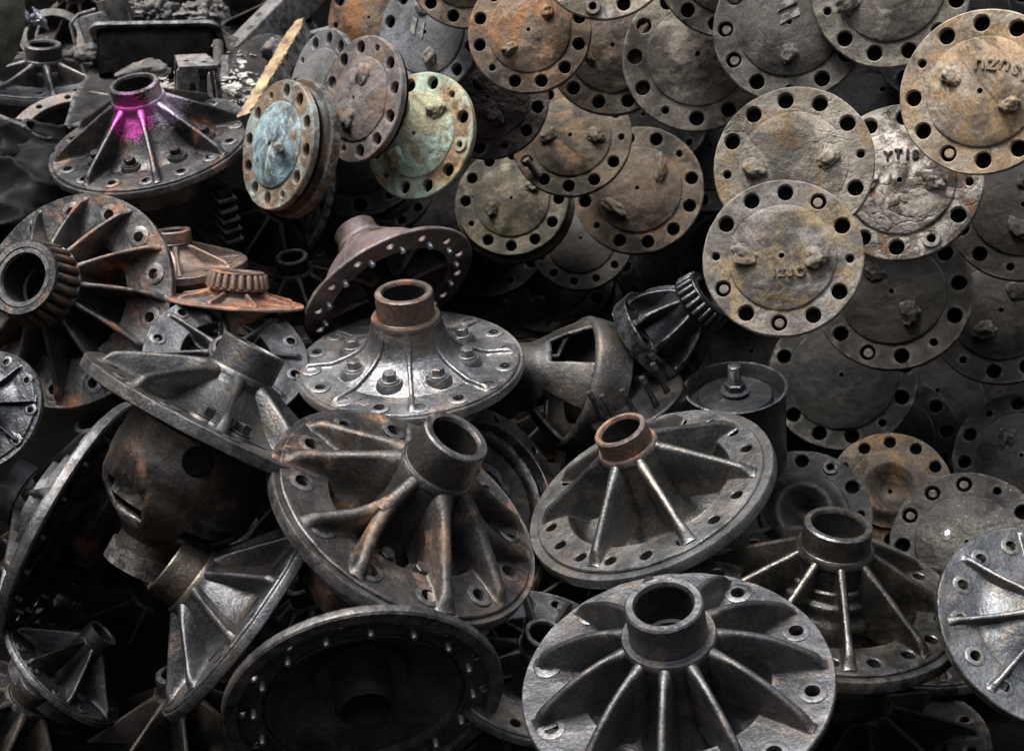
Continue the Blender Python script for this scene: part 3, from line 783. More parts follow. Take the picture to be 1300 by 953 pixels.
r9, R9 = H("charcoal ribbed flange seen edge on with a slotted housing hanging below it", 277, 529, 181, .10, 63, 1.98, m9, group=GH, h=.56, rt=.235, wall=.74, tl=.2, rc=.255, ribs=8, rib0=262,
   r1=.90, conv=.85, n_out=12, hole0=0, n_bolt=0, bolt_angles=(250, 262, 300, 210), brad=.60, br=.06, seed=109, th=.09, step=False, ribw=.032, body=False)
m10 = im("iron_black_gloss", 110, dark=(.045, .045, .048), light=(.10, .10, .104), rust=.14, rough=(.28, .48))
H("ribbed flange lying on its side with the tube pointing left, at the lower left", 298, 776, 152, .14, 145, 1.95, m10, im("tube_olive", 1101, dark=(.07, .06, .048), light=(.15, .135, .11), rust=.15, rough=(.25, .45)), group=GH, h=.70, rt=.26, wall=.80, tl=.24, rc=.30,
  ribs=10, rib0=100, r1=.92, rise=.05, conv=1.5, n_out=12, hole0=0, bolt_angles=(110, 172), brad=.62, br=.05, seed=110, th=.06, ribw=.032, body=False)
m15 = im("iron_glossy_edge", 115, dark=(.03, .032, .036), light=(.08, .083, .088), rust=.05, rough=(.2, .38))
H("glossy black flange cut by the left edge, below the big rusty one", -22, 520, 80, .80, 150, 2.12, m15, group=GH, h=.5, rt=.25, ribs=8, rib0=10, r1=.92, n_out=10, hr=.05, seed=115, conv=1.5, rim_w=.16)
m16 = im("iron_mauve", 116, dark=(.07, .055, .053), light=(.15, .12, .115), rust=.25, rough=(.45, .7), metallic=.35, paint=[((.03, .04, .115), .035, (.6, .05, .35))])
r16, R16 = H("overturned reddish grey flange with its tube pointing up to the left, behind the silvery one", 493, 366, 118, .48, 120, 2.50, m16, facing=-1, group=GH, h=.85, rt=.24, wall=.85, tl=.16, rc=.27, ribs=6, rib0=0, r1=.80, conv=.8,
  n_out=14, hole0=100, hr=.045, hrad=.85, spot=0, seed=116, th=.05, body=False, ri=.70, step=False,
  cone=[(.26, .64), (.30, .56), (.40, .50), (.55, .38), (.68, .22), (.78, .06), (.80, .0)], bolt_angles=(), )
m17 = im("iron_flat_black", 117, dark=(.04, .041, .044), light=(.10, .10, .105), rust=.12, rough=(.36, .55), rustc=((.15, .06, .02), (.42, .19, .07)))
H("black ribbed flange with ringed holes, behind the charcoal edge on one", 288, 452, 104, .76, 80, 2.30, m17, group=GH, h=.18, rt=.2, tl=.06, ribs=8, rib0=95, r1=.93, n_out=10, hole0=95, hr=.055, hrad=.85, spot=1.8, seed=117, step=False, open_=True, ri=.55, conv=1.4, ribw=.03)
m18 = im("iron_red_rust", 118, dark=(.08, .05, .04), light=(.17, .12, .10), rust=.7, rustc=((.14, .06, .03), (.42, .19, .09)), metallic=.35, rough=(.45, .7))
H("thin rusty orange flange seen edge on with a small roller bearing on top", 300, 382, 86, .10, 86, 2.42, m18, group=GH, h=.44, rt=.32, wall=.8, tl=.24, rc=.36, ribs=8, rib0=0, r1=.9, conv=1.3, bearing=True, seed=118, th=.05, step=False, n_out=10, spot=0)
m19 = im("iron_brown_plate", 119, dark=(.09, .065, .055), light=(.20, .155, .135), rust=.5, rustc=((.12, .06, .035), (.36, .19, .12)), metallic=.4)
H("brown ribbed flange seen nearly edge on, right behind the big rusty bearing flange", 225, 335, 88, .20, 96, 2.60, m19, group=GH, h=.5, rt=.25, ribs=7, rib0=280, r1=.92, seed=119, th=.12, step=False, n_out=10)
m12 = im("iron_plain_low", 112, dark=(.055, .055, .055), light=(.12, .12, .118), rust=.08)
H("grey ribbed flange mostly covered by its neighbours, below the large front one", 682, 838, 128, .72, 75, 1.98, m12, group=GH, h=.4, rt=.2, rib_angles=(140, 165, 190, 100, 60), r1=.93, seed=112, n_out=12, hole0=185, hr=.05, hrad=.84, spot=0, open_=True, ri=.58, ribw=.028, conv=1.2)
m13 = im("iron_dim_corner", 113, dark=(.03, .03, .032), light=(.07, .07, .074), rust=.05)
H("dim ribbed flange in the shadow at the bottom left corner", 84, 850, 90, .35, 48, 2.12, m13, group=GH, h=.75, rt=.24, rib0=170, ribs=7, r1=.93, seed=113, step=True, th=.06, conv=1.1, open_=True, ri=.6)
m14 = im("iron_side_ring", 114, dark=(.05, .05, .05), light=(.12, .12, .12), rust=.2, rough=(.35, .55))
r14, R14 = H("dark flange standing on edge with ribs on its far side, along the left edge", 82, 655, 165, .20, 153, 2.20, m14, facing=-1, group=GH, h=.5, rt=.24, wall=.85, tl=.16, ribs=9, rib0=0, r1=.92, conv=1.1, n_out=14, hole0=90, hr=.04, seed=114, th=.05, ri=.66, body=False, spot=0)
m11 = im("iron_under_ring", 111, dark=(.05, .05, .052), light=(.12, .12, .12), rust=.12, rustc=((.12, .05, .02), (.42, .18, .07)))
r11, R11 = H("upturned ring flange showing its hollow underside, at the bottom left of centre", 462, 882, 178, .60, 100, 1.84, m11, facing=-1, group=GH, h=.5, rt=.3, wall=.85, tl=.1, ribs=0, rib0=0, r1=.9, n_out=14, hole0=90, hr=.035, hrad=.86, seed=111, th=.05, ri=.72, body=False, spot=0, open_=False)
m20 = im("iron_spray_back", 120, dark=(.08, .08, .084), light=(.17, .17, .175), rust=.05, paint=[((.04, -.03, .10), .022, (.75, .03, .40))])
H("blurred ribbed flange with a trace of pink paint in the top left corner", 58, 92, 102, .30, 92, 3.2, m20, group=GH, h=.36, rt=.22, tl=.17, rc=.24, ribs=8, rib0=285, r1=.95, seed=120, open_=True, ri=.6, conv=1.8, rise=.0, ribw=.03)

# things under and between the flanges
def inner_ring(root, R, mat, rad0=.78, n=12, bolts=True):
    """underside of an upturned flange: stepped rings and bolt ends"""
    mb = MB()
    mb.lathe([(.70 * R, -.06 * R), (.70 * R, .02 * R), (.66 * R, .05 * R), (.60 * R, .05 * R), (.60 * R, .12 * R), (.5 * R, .12 * R), (.48 * R, .2 * R), (.34 * R, .22 * R), (.33 * R, .16 * R), (.22 * R, .16 * R), (.2 * R, .25 * R), (.0001, .25 * R)], 96)
    build("inner_ring", mb, mat, root)
    b = MB(); b.lathe([(.0001, -.012), (.0035, -.012), (.0045, -.010), (.0045, .004)], 12)
    bm_ = b.mesh("bolt_end", 30); bm_.materials.append(mat)
    for i in range(n):
        t = 2 * PI * (i + .35) / n; o = link("bolt_end", bm_, None, root); o.location = (R * .78 * math.cos(t), R * .78 * math.sin(t), -R * .055)
inner_ring(r11, R11, m11, n=16); inner_ring(r14, R14, m14, n=16)
b = MB(); b.lathe([(.0001, -.010), (.005, -.010), (.0058, -.008), (.0058, .004)], 12)
m_bright = metal("bare_steel", 7, (.35, .36, .38), (.6, .62, .65), 0, metallic=.8, rough=(.2, .4), wear=0)
bm_ = b.mesh("bolt_end", 30); bm_.materials.append(m_bright)
for i in range(14):
    t = 2 * PI * i / 14 + .2; o = link("bolt_end", bm_, None, r16); o.location = (R16 * .78 * math.cos(t), R16 * .78 * math.sin(t), -R16 * .055)
# slotted housing under the charcoal flange
RX90 = Matrix.Rotation(PI / 2, 4, 'X')
def slotted_body(root, R, mat, bmat):
    mb = MB()
    pr = [(.60, -.06), (.63, -.10), (.63, -.14), (.60, -.16), (.60, -.34), (.61, -.36), (.61, -.50), (.60, -.52), (.59, -.64), (.55, -.72), (.42, -.84), (.30, -.92), (.25, -.98), (.25, -1.05), (.28, -1.06), (.28, -1.20), (.22, -1.21)]
    def skip(a, k):
        a = (math.degrees(a) + 0) % 90
        return k in (8, 9) and 20 < a < 70
    mb.lathe([(r * .93 * R, z * R) for r, z in pr][::-1], 96, skip=lambda a, k: skip(a, len(pr) - 2 - k))
    o = build("slotted_case", mb, mat, root)
    so = o.modifiers.new("thickness", 'SOLIDIFY'); so.thickness = .05 * R; so.offset = -1
    hm = MB(); hm.lathe([(.0001, .01 * R), (.075 * R, .01 * R), (.085 * R, .016 * R), (.105 * R, .012 * R), (.11 * R, -.03 * R)][::-1], 32, Matrix.Translation((.02 * R, -.555 * R, -.27 * R)) @ RX90)
    build("hole_cap", hm, M_BACK, o)  # raised black cap; its colour stands in for the shade of a hole
    for a in (238, 262, 290, 312):
        t = rad(a); M_ = Matrix.Translation((.50 * R * math.cos(t), .50 * R * math.sin(t), -.60 * R)) @ Matrix.Rotation(PI, 4, 'X')
        b = MB(); b.lathe([(.0001, .05 * R), (.04 * R, .05 * R), (.045 * R, .04 * R), (.045 * R, -.05 * R)], 6, M_)
        build("bolt", b, bmat, o, 20)
    core = MB(); core.lathe([(.45 * R, -.3 * R), (.44 * R, -.75 * R), (.0001, -.8 * R)][::-1], 48); build("inner_gear", core, mat, root)
m_bolt = metal("dull_zinc", 8, (.12, .12, .12), (.25, .25, .25), .1, metallic=.7, rough=(.3, .5))
slotted_body(r9, R9, im("iron_body_brown", 1091, dark=(.03, .026, .022), light=(.08, .068, .058), rust=.25, rough=(.35, .6), pale=.1, palec=(.3, .29, .28)), m_bolt)

def thing_at(name, label, cat, px, py, D, ratio, psi, facing=1, group=None):
    return empty(name, Matrix.Translation(P(px, py, D)) @ frame_at(px, py, D, ratio, psi, facing), label, cat, group)
def lin_thing(name, label, cat, px, py, D, rot=(0, 0, 0), group=None):
    """axes: x right, y away from the camera, z up in the world, then turned by rot"""
    from mathutils import Euler
    return empty(name, Matrix.Translation(P(px, py, D)) @ Euler([rad(q) for q in rot]).to_matrix().to_4x4(), label, cat, group)

# grey open case half with a slot
mg = im("iron_case_grey", 130, dark=(.04, .038, .036), light=(.095, .09, .084), rust=.12, rough=(.4, .6))
D_ = 2.50; R = 82 * D_ / FPX
r = thing_at("differential_case", "grey half of a round case with a long slot, right of the silvery flange", "differential case", 729, 486, D_, .34, 165)
mb = MB(); pr = [(.95, -.47), (1.0, -.45), (1.0, .0), (.985, .02), (.93, .03), (.88, .12), (.72, .36), (.52, .60), (.38, .78), (.31, 1.0), (.30, 1.7), (.24, 1.7)]
pr2 = []
for i in range(len(pr) - 1):
    for k in range(3): f = k / 3; pr2.append((pr[i][0] * (1 - f) + pr[i + 1][0] * f, pr[i][1] * (1 - f) + pr[i + 1][1] * f))
pr2.append(pr[-1])
def sk(a, k):
    z = (pr2[k][1] + pr2[k + 1][1]) / 2; d = math.degrees(a) % 90
    return .05 < z < .60 and 22 < d < 68
mb.lathe([(a * R, z * R) for a, z in pr2][::-1], 144, skip=lambda a, k: sk(a, len(pr2) - 2 - k))
o = build("case_shell", mb, mg, r, 50); so = o.modifiers.new("thickness", 'SOLIDIFY'); so.thickness = .07 * R; so.offset = -1
mb = MB(); mb.lathe([(.62 * R, -.40 * R), (.62 * R, -.1 * R), (.4 * R, .0), (.0001, 0)][::-1], 64); build("bearing_seat", mb, im("iron_pit", 1301, dark=(.02, .02, .02), light=(.04, .04, .04)), r)

# black cage with fins and roller bearing
mk = im("iron_tar", 131, dark=(.022, .023, .026), light=(.06, .062, .068), rust=.0, rough=(.20, .42), pale=.08, palec=(.2, .2, .22))
D_ = 2.50
H("black finned gear cage with a roller bearing end, in the middle right of the pile", 842, 424, 68, .36, 40, 2.46, mk, group=None, name="gear_cage", h=1.22, rt=.42, wall=.8, tl=.34, rc=.52, ribs=9, rib0=10, r1=.92, conv=.6,
  n_out=6, hole0=140, hr=.13, hrad=.86, spot=0, seed=131, th=.34, step=False, bearing=True, body=False, ribw=.045, ribb=.08, cone=[(.5, .9), (.52, .6), (.55, .3), (.62, .08), (.66, .0)], ri=.62)
# row of bolts between the two
mbk = im("iron_bolts_black", 132, dark=(.03, .03, .03), light=(.08, .08, .082), rust=.03, rough=(.28, .45))
r = thing_at("bolted_plate", "black plate with upright bolts between the grey case half and finned cage", "bolted plate", 806, 508, 2.40, .45, 118)
mb = MB()
for i in range(1): mb.lathe([(.0001, -.03), (.085, -.03), (.088, -.027), (.088, -.003), (.085, 0), (.0001, 0)][::-1], 72)
build("plate", mb, mbk, r)
sb = MB(); sb.lathe([(.0001, .060), (.0045, .060), (.0055, .058), (.0055, .047), (.0042, .046), (.0048, .03), (.006, .0), (.006, -.002)][::-1], 16); sbm = sb.mesh("bolt", 35); sbm.materials.append(mbk)
for i in range(10):
    t = 2 * PI * i / 10 + .15; o = link("bolt", sbm, None, r); o.location = (.062 * math.cos(t), .062 * math.sin(t), 0)
sbm = None

# oil can
mc = im("can_black", 133, dark=(.03, .032, .034), light=(.07, .074, .08), rust=.02, rough=(.2, .4), metallic=.5)
D_ = 2.38; R = 66 * D_ / FPX
r = thing_at("drum", "open black drum with a threaded bolt standing in it, in front of the black flanges", "drum", 933, 491, D_, .50, 92)
mb = MB(); mb.lathe([(R * .90, -.28 * R), (R * .93, -.02 * R), (R * .95, .01 * R), (R * .98, .015 * R), (R, 0), (R, -.03 * R), (R * .965, -.05 * R), (R * .96, -1.7 * R), (R * .93, -1.75 * R), (.001, -1.75 * R)][::-1], 96)
build("shell", mb, mc, r)
mb = MB(); mb.lathe([(.91 * R, -.30 * R), (.74 * R, -.24 * R), (.70 * R, -.16 * R), (.3 * R, -.14 * R), (.0001, -.14 * R)][::-1], 96); build("inner_plate", mb, im("can_plate", 1331, dark=(.06, .065, .07), light=(.11, .118, .125), rust=.05, rough=(.2, .35)), r)
mb = MB(); mb.lathe([(.10 * R, -.14 * R), (.27 * R, -.10 * R), (.28 * R, -.06 * R), (.18 * R, -.04 * R)][::-1], 40); mb.lathe([(.18 * R, -.08 * R), (.20 * R, -.02 * R), (.20 * R, .08 * R), (.16 * R, .10 * R), (.1 * R, .10 * R)][::-1], 6); o1 = build("nut", mb, mc, r, 25)
mb = MB(); pr = []
for i in range(34): pr.append(((.125 if i % 2 else .108) * R, (-.1 + .017 * i) * R))
pr += [(.08 * R, .48 * R), (.0001, .48 * R)]
mb.lathe(pr[::-1], 24); build("threaded_bolt", mb, im("bolt_steel", 1332, dark=(.08, .08, .08), light=(.2, .2, .2), rust=.05), r)

# rings behind the large front flange
def ringer(label, px, py, a, ratio, psi, D, mat, ri=.75, th=.15, n=10, facing=1, hr=.05, name="ring_flange", cat="ring", cup=True):
    R = a * D / FPX
    r = thing_at(name, label, cat, px, py, D, ratio, psi, facing)
    mb = MB(); hs_ = [(R * (ri + 1) / 2 * math.cos(2 * PI * i / n), R * (ri + 1) / 2 * math.sin(2 * PI * i / n), R * hr) for i in range(n)] if n else []
    plate(mb, R, R * ri, hs_, -R * th, 0, .0015)
    build("rim", mb, mat, r)
    if cup:
        mb = MB(); mb.lathe([(R * ri * .99, -R * th), (R * ri * .97, -R * .35), (R * ri * .6, -R * .45), (R * .3, -R * .45), (R * .3, -R * .30), (R * .22, -R * .30), (R * .22, -R * .6)][::-1], 80)
        o = build("cup", mb, mat, r); so = o.modifiers.new("thickness", 'SOLIDIFY'); so.thickness = .03 * R
    return r
ringer("rust edged brake ring tucked behind the large front flange", 642, 600, 100, .55, 38, 2.30, im("iron_rust_rim", 134, rust=.45, rustc=((.1, .05, .03), (.5, .2, .07)), dark=(.03, .03, .03), light=(.08, .075, .07)), n=8)
ringer("rusty ring with a large hole, standing behind the flange on edge at the left", 112, 640, 120, .30, 150, 2.32, im("iron_rust_ring", 135, rust=.5, rustc=((.1, .045, .025), (.36, .15, .08)), dark=(.03, .03, .03), light=(.07, .068, .066)), facing=-1, n=6, hr=.09, ri=.6)
ringer("flat iron ring with bolt holes, behind the pink sprayed flange", 96, 168, 84, .62, 100, 2.88, im("iron_ring_flat", 136, rust=.25, dark=(.08, .07, .066), light=(.17, .15, .14), rough=(.5, .7)), n=12, hr=.045, ri=.76, th=.10, cup=False)
ringer("dark wheel ring in the black gap near the top left corner", 66, 45, 42, .8, 100, 3.35, im("iron_ring_dim", 137, dark=(.02, .02, .02), light=(.05, .05, .05)), n=0, ri=.72, cup=False)

# junk behind, top left
mj = im("iron_dusty", 140, dark=(.05, .047, .043), light=(.15, .14, .13), rust=.25, rustc=((.14, .09, .06), (.34, .22, .15)), rough=(.55, .8), metallic=.2, pale=.2, palec=(.45, .43, .4), bump=2.5)
mjd = im("iron_dusty_dark", 141, dark=(.018, .018, .019), light=(.055, .054, .052), rust=.08, rough=(.5, .75), metallic=.3)
def rbox(mb, x0, x1, y0, y1, z0, z1, M=None, c=.004):
    """box with chamfered edges"""
    import bmesh
    bm = bmesh.new(); bmesh.ops.create_cube(bm, size=1)
    for v in bm.verts: v.co = Vector(((x0 + x1) / 2 + v.co.x * (x1 - x0), (y0 + y1) / 2 + v.co.y * (y1 - y0), (z0 + z1) / 2 + v.co.z * (z1 - z0)))
    bmesh.ops.bevel(bm, geom=bm.edges[:], offset=c, segments=2, affect='EDGES', profile=.6)
    bm.verts.index_update()
    mb.add([tuple(v.co) for v in bm.verts], [tuple(v.index for v in f.verts) for f in bm.faces], M); bm.free()
# bracket
r = lin_thing("bracket", "folded metal bracket with a slot, standing behind the pink sprayed flange", "bracket", 246, 112, 2.88, (6, 4, 24))
def slab(name, pts, th, mat, parent, M, hole=None, bev=.001):
    """extruded outline with optional round / oval holes, thickness along local z"""
    o_ = MB(); loops = [pts] + (hole or [])
    P_ = []; E_ = []
    for l in loops:
        b0 = len(P_); P_ += [Vector(p) for p in l]; E_ += [(b0 + i, b0 + (i + 1) % len(l)) for i in range(len(l))]
    vs, es, fs, *_ = delaunay_2d_cdt(P_, E_, [], 0, 1e-7)
    def inside(x, y, l):
        c = False
        for i in range(len(l)):
            x1, y1 = l[i]; x2, y2 = l[i - 1]
            if (y1 > y) != (y2 > y) and x < (x2 - x1) * (y - y1) / (y2 - y1) + x1: c = not c
        return c
    T_ = []
    for f in fs:
        cx = sum(vs[i].x for i in f) / 3; cy = sum(vs[i].y for i in f) / 3
        if inside(cx, cy, pts) and not any(inside(cx, cy, h) for h in (hole or [])):
            a_, b_, c_ = f
            if (vs[b_] - vs[a_]).cross(vs[c_] - vs[a_]) < 0: f = (a_, c_, b_)
            T_.append(tuple(f))
    n = len(vs)
    o_.add([(v.x, v.y, th / 2) for v in vs] + [(v.x, v.y, -th / 2) for v in vs], T_ + [tuple(i + n for i in f[::-1]) for f in T_])
    for li, l in enumerate(loops):
        L_ = len(l); ccw = sum(l[i - 1][0] * l[i][1] - l[i][0] * l[i - 1][1] for i in range(L_)) > 0
        ff = [(i, L_ + i, L_ + (i + 1) % L_, (i + 1) % L_) for i in range(L_)]
        if ccw != (li == 0): ff = [f[::-1] for f in ff]
        o_.add([(x, y, th / 2) for x, y in l] + [(x, y, -th / 2) for x, y in l], ff)
    if M is not None: o_.v = [tuple(M @ Vector(v)) for v in o_.v]
    return build(name, o_, mat, parent, 30)
def oval(cx, cy, rx, ry, n=24): return [(cx + rx * math.cos(2 * PI * i / n), cy + ry * math.sin(2 * PI * i / n)) for i in range(n)]
RX = Matrix.Rotation(PI / 2, 4, 'X')
slab("front_plate", [(-.045, -.07), (.002, -.075), (.004, .045), (-.002, .055), (-.034, .058), (-.04, .05)], .006, mj, r, Matrix.Translation((0, -.03, 0)) @ RX, [oval(-.010, .005, .009, .022)])
slab("top_plate", [(-.036, -.033), (.042, -.033), (.034, .035), (-.03, .035)], .006, mj, r, Matrix.Translation((0, 0, .056)), [oval(-.014, 0, .006, .005), oval(.02, -.01, .006, .005)])
slab("side_plate", [(-.035, -.08), (-.02, -.082), (-.012, .04), (.02, .044), (.035, -.08), (.05, -.08), (.035, .054), (-.03, .054)], .006, mjd, r, Matrix.Translation((.046, -.002, 0)) @ Matrix.Rotation(-.12, 4, 'Y') @ Matrix.Rotation(PI / 2, 4, 'Z') @ RX)
slab("back_plate", [(-.035, -.08), (.035, -.08), (.035, .054), (-.03, .054)], .006, mjd, r, Matrix.Translation((0, .034, 0)) @ RX)
# plank
def wood(name):
    m = metal(name, 50, (.20, .14, .08), (.48, .37, .20), .5, ((.10, .06, .03), (.30, .19, .09)), .35, (.72, .66, .50), (.7, .9), 0, 2.6, 0, 0, s=2.2)
    return m
mw = wood("chipped_yellow_wood"); mwd = metal("dark_wood", 51, (.02, .018, .014), (.07, .055, .04), .1, metallic=0, rough=(.7, .9), bump=2)
A = P(309, 146, 2.70); B = P(381, 24, 3.02)
ax = (B - A).normalized(); L_ = (B - A).length
sx = ax.cross((CR @ Vector((-.40, .2, .85))).normalized()).normalized(); nz_ = sx.cross(ax)
Mx = Matrix((ax, -sx, nz_)).transposed().to_4x4(); Mx.translation = A
r = empty("wooden_plank", Mx, "broken wooden plank with chipped yellow paint, leaning left of the flange wall", "plank")
def plank(x0, x1, w0, w1, z0, z1, sd_, mat, name):
    mb = MB(); vs = []; fs = []; K = 40
    for i in range(K + 1):
        s = i / K; x = x0 + (x1 - x0) * s; w = w0 + (w1 - w0) * s; j = .006 * fbm(x * 60, sd_, 0); j2 = .005 * fbm(x * 70, sd_ + 4, 0); w *= 1 - .5 * smooth(.85, 1, s)
        for yy in (-1, -.5, 0, .5, 1):
            vs.append((x, yy * w + j, z1 + .003 * fbm(x * 50, yy * 3, sd_)))
        for yy in (1, -1): vs.append((x, yy * w + j2, z0))
    for i in range(K):
        for k in range(7): l = (k + 1) % 7; fs.append((i * 7 + k, i * 7 + l, (i + 1) * 7 + l, (i + 1) * 7 + k)[::-1])
    fs.append(tuple(range(7))); fs.append(tuple(K * 7 + k for k in range(7))[::-1])
    mb.add(vs, fs); return build(name, mb, mat, r, 30)
plank(0, L_, .015, .019, -.003, .0, 1, mw, "painted_face")
plank(.002, L_ - .006, .0145, .0185, -.034, -.0035, 2, mwd, "board")
# channel beam
A = P(288, 62, 3.15); B = P(420, -70, 3.5); ax = (B - A).normalized(); L_ = (B - A).length
sx = ax.cross((CR @ Vector((-.5, .6, .7))).normalized()).normalized(); nz_ = sx.cross(ax)
Mx = Matrix((ax, -sx, nz_)).transposed().to_4x4(); Mx.translation = A
r = empty("steel_channel", Mx, "grey steel channel with rivets running to the top edge above the plank", "steel channel")
mb = MB(); rbox(mb, 0, L_, -.028, .034, -.004, 0, c=.001); build("web", mb, mj, r)
mb = MB(); rbox(mb, 0, L_, -.034, -.0285, -.075, 0, c=.001); build("side", mb, mjd, r)
rv = MB(); rv.lathe([(.0001, .006), (.005, .005), (.008, .002), (.0085, -.001)][::-1], 20); rvm = rv.mesh("rivet", 60); rvm.materials.append(mj)
for i, x in enumerate((.01, .045, .09, .16, .24)): o = link("rivet", rvm, None, r); o.location = (x, -.012 + .02 * (i % 2), .0)
# tray / sump housing
mt_ = im("pan_dark", 142, dark=(.003, .003, .003), light=(.008, .008, .008), rust=0, rough=(.6, .8), metallic=0, wear=.1, spec=0)  # near-black basin colour stands in for shade inside the opening
r = lin_thing("oil_pan", "dusty oil pan with a black rectangular opening, top left behind the bracket", "oil pan", 205, 60, 3.12, (-48, 0, 4))
def rr(w, h, rd, cx=0, cy=0, n=8):
    out = []
    for sx_, sy_, a0 in ((1, 1, 0), (-1, 1, 90), (-1, -1, 180), (1, -1, 270)):
        for i in range(n): t = rad(a0 + 90 * i / (n - 1)); out.append((cx + sx_ * (w - rd) + rd * math.cos(t), cy + sy_ * (h - rd) + rd * math.sin(t)))
    return out
slab("rim", rr(.142, .095, .03), .008, mjd, r, None, [rr(.128, .082, .022)])
def loopwall(l0, z0, l1, z1, mb):
    n = len(l0); mb.add([(x, y, z0) for x, y in l0] + [(x, y, z1) for x, y in l1], [(i, (i + 1) % n, n + (i + 1) % n, n + i) for i in range(n)])
mb = MB(); loopwall(rr(.128, .082, .022), 0, rr(.118, .074, .02), -.11, mb); mb.add([(x, y, -.11) for x, y in rr(.118, .074, .02)], [tuple(range(32))]); o = build("basin", mb, mt_, r)
for x, y in ((-.135, .04), (-.135, -.03), (.135, .05), (-.06, .088), (.03, .088), (.1, .088)):
    bolt(r, x, y, .004, .006, mj, "j")
# gearbox lump left of it
r = lin_thing("gearbox_casing", "dusty brown gearbox casing with a black pipe, top left", "gearbox casing", 138, 46, 3.2, (-15, -10, 20))
mb = MB(); rbox(mb, -.055, .06, -.05, .05, -.16, .055, c=.012); mb.v = [tuple(Vector(v) + Vector((fbm(v[0] * 20, v[1] * 20, v[2] * 20), fbm(v[2] * 20, 3, v[0] * 9), 0)) * .004) for v in mb.v]; build("casing", mb, mj, r, 40)
mb = MB(); mb.lathe([(.0001, .15), (.018, .15), (.022, .145), (.022, .05), (.034, .045), (.036, .02), (.036, -.02)][::-1], 36, Matrix.Translation((.03, -.02, .03))); build("pipe", mb, mjd, r)
mb = MB(); mb.sweep([(-.075, -.03, -.16), (-.078, -.03, -.02), (-.072, -.03, .045), (-.05, -.03, .06), (-.01, -.03, .062)], .004, 10); build("lip", mb, mj, r)
# crumpled crust on top of the pan
r = None
mb = MB()
rn = random.Random(3)
for i in range(26):
    lump(.012 + rn.random() * .026, .014 + rn.random() * .02, .008 + rn.random() * .016, i, .9, 4, Matrix.Translation(((rn.random() - .5) * .24, (rn.random() - .5) * .05, rn.random() * .012)), mb)
o = build("dirt_heap", mb, mj, None, 70); o.matrix_world = Matrix.Translation(P(206, 20, 3.22)); tag(o, "heap of grey dusty dirt lying behind the black opening of the oil pan", "dirt heap")
# rod
o = MB(); o.sweep([(0, 0, 0), (.12, .02, .028), (.25, .04, .05)], .008, 12); q = build("iron_rod", o, mj, None); q.matrix_world = Matrix.Translation(P(374, 50, 3.05)); tag(q, "plain iron rod running behind the top of the yellow plank", "rod")
# cloth-like pale casting in the corner
ml = metal("olive_canvas", 53, (.17, .18, .14), (.27, .28, .225), 0, metallic=0, rough=(.7, .9), bump=.5, wear=0)
mb = MB(); lump(.075, .05, .13, 11, .12, 5, None, mb); q = build("canvas_bundle", mb, ml, None, 180)
q.matrix_world = Matrix.Translation(P(-14, 18, 3.0)) @ Matrix.Rotation(.25, 4, 'Y'); tag(q, "smooth olive grey canvas bundle in the top left corner", "canvas bundle")
# bits of aluminium behind it
ma = metal("raw_aluminium", 54, (.35, .36, .40), (.55, .56, .62), .0, metallic=.8, rough=(.3, .5), bump=2, wear=0)
mb = MB(); lump(.012, .012, .026, 5, .5, 4, None, mb); lump(.016, .012, .010, 6, .6, 4, Matrix.Translation((.016, 0, -.022)), mb); lump(.008, .01, .022, 9, .5, 4, Matrix.Translation((.03, 0, -.025)), mb)
q = build("alloy_fitting", mb, ma, None, 60); q.matrix_world = Matrix.Translation(P(28, 20, 3.02)) @ Matrix.Rotation(-.5, 4, 'Y'); tag(q, "small crumpled bright alloy fitting beside the canvas bundle", "fitting")
# rounded dusty castings around the bracket
for i, (px, py, D, a, b_, c_, lb, nm, mt) in enumerate([
    (185, 92, 2.98, .055, .04, .022, "smooth grey humped casting left of the slotted bracket", "humped_casting", mj),
    (110, 68, 3.05, .030, .03, .020, "small knobbly grey casting between the gearbox casing and the ribbed flange", "knobbly_casting", mj),
    (350, 64, 3.05, .030, .03, .026, "blocky grey casting behind the yellow plank", "blocky_casting", mj),
    (405, 74, 2.98, .045, .03, .02, "pale grey casting between the plank and the tilted bluish flange", "pale_casting", mj),
    (395, 92, 2.95, .045, .03, .03, "dark rounded casting under the pale one behind the plank", "dark_casting", mjd),
    (232, 70, 3.1, .05, .03, .02, "dark lump of iron in the mouth of the oil pan", "iron_lump", mjd)]):
    mb = MB(); lump(a, b_, c_, 20 + i, .35, 4, None, mb); q = build(nm, mb, mt, None, 70)
    q.matrix_world = Matrix.Translation(P(px, py, D)) @ Matrix.Rotation(-.15, 4, 'Y'); tag(q, lb, "casting")
for (px, py, rr_, lb) in ((277, 54, .010, "short pipe end with a pale rim right above the bracket"), (287, 74, .013, "hexagonal plug on the plate right of the bracket")):
    mb = MB(); mb.lathe([(rr_ * .6, -.02), (rr_ * .6, .0), (rr_ * .7, .004), (rr_, .004), (rr_ * 1.1, 0), (rr_ * 1.1, -.05)][::-1], 24 if px < 280 else 6)
    q = build("pipe_end" if px < 280 else "hex_plug", mb, mj, None); q.matrix_world = Matrix.Translation(P(px, py, 2.98)) @ Matrix.Rotation(-.5, 4, 'X'); tag(q, lb, "pipe fitting")
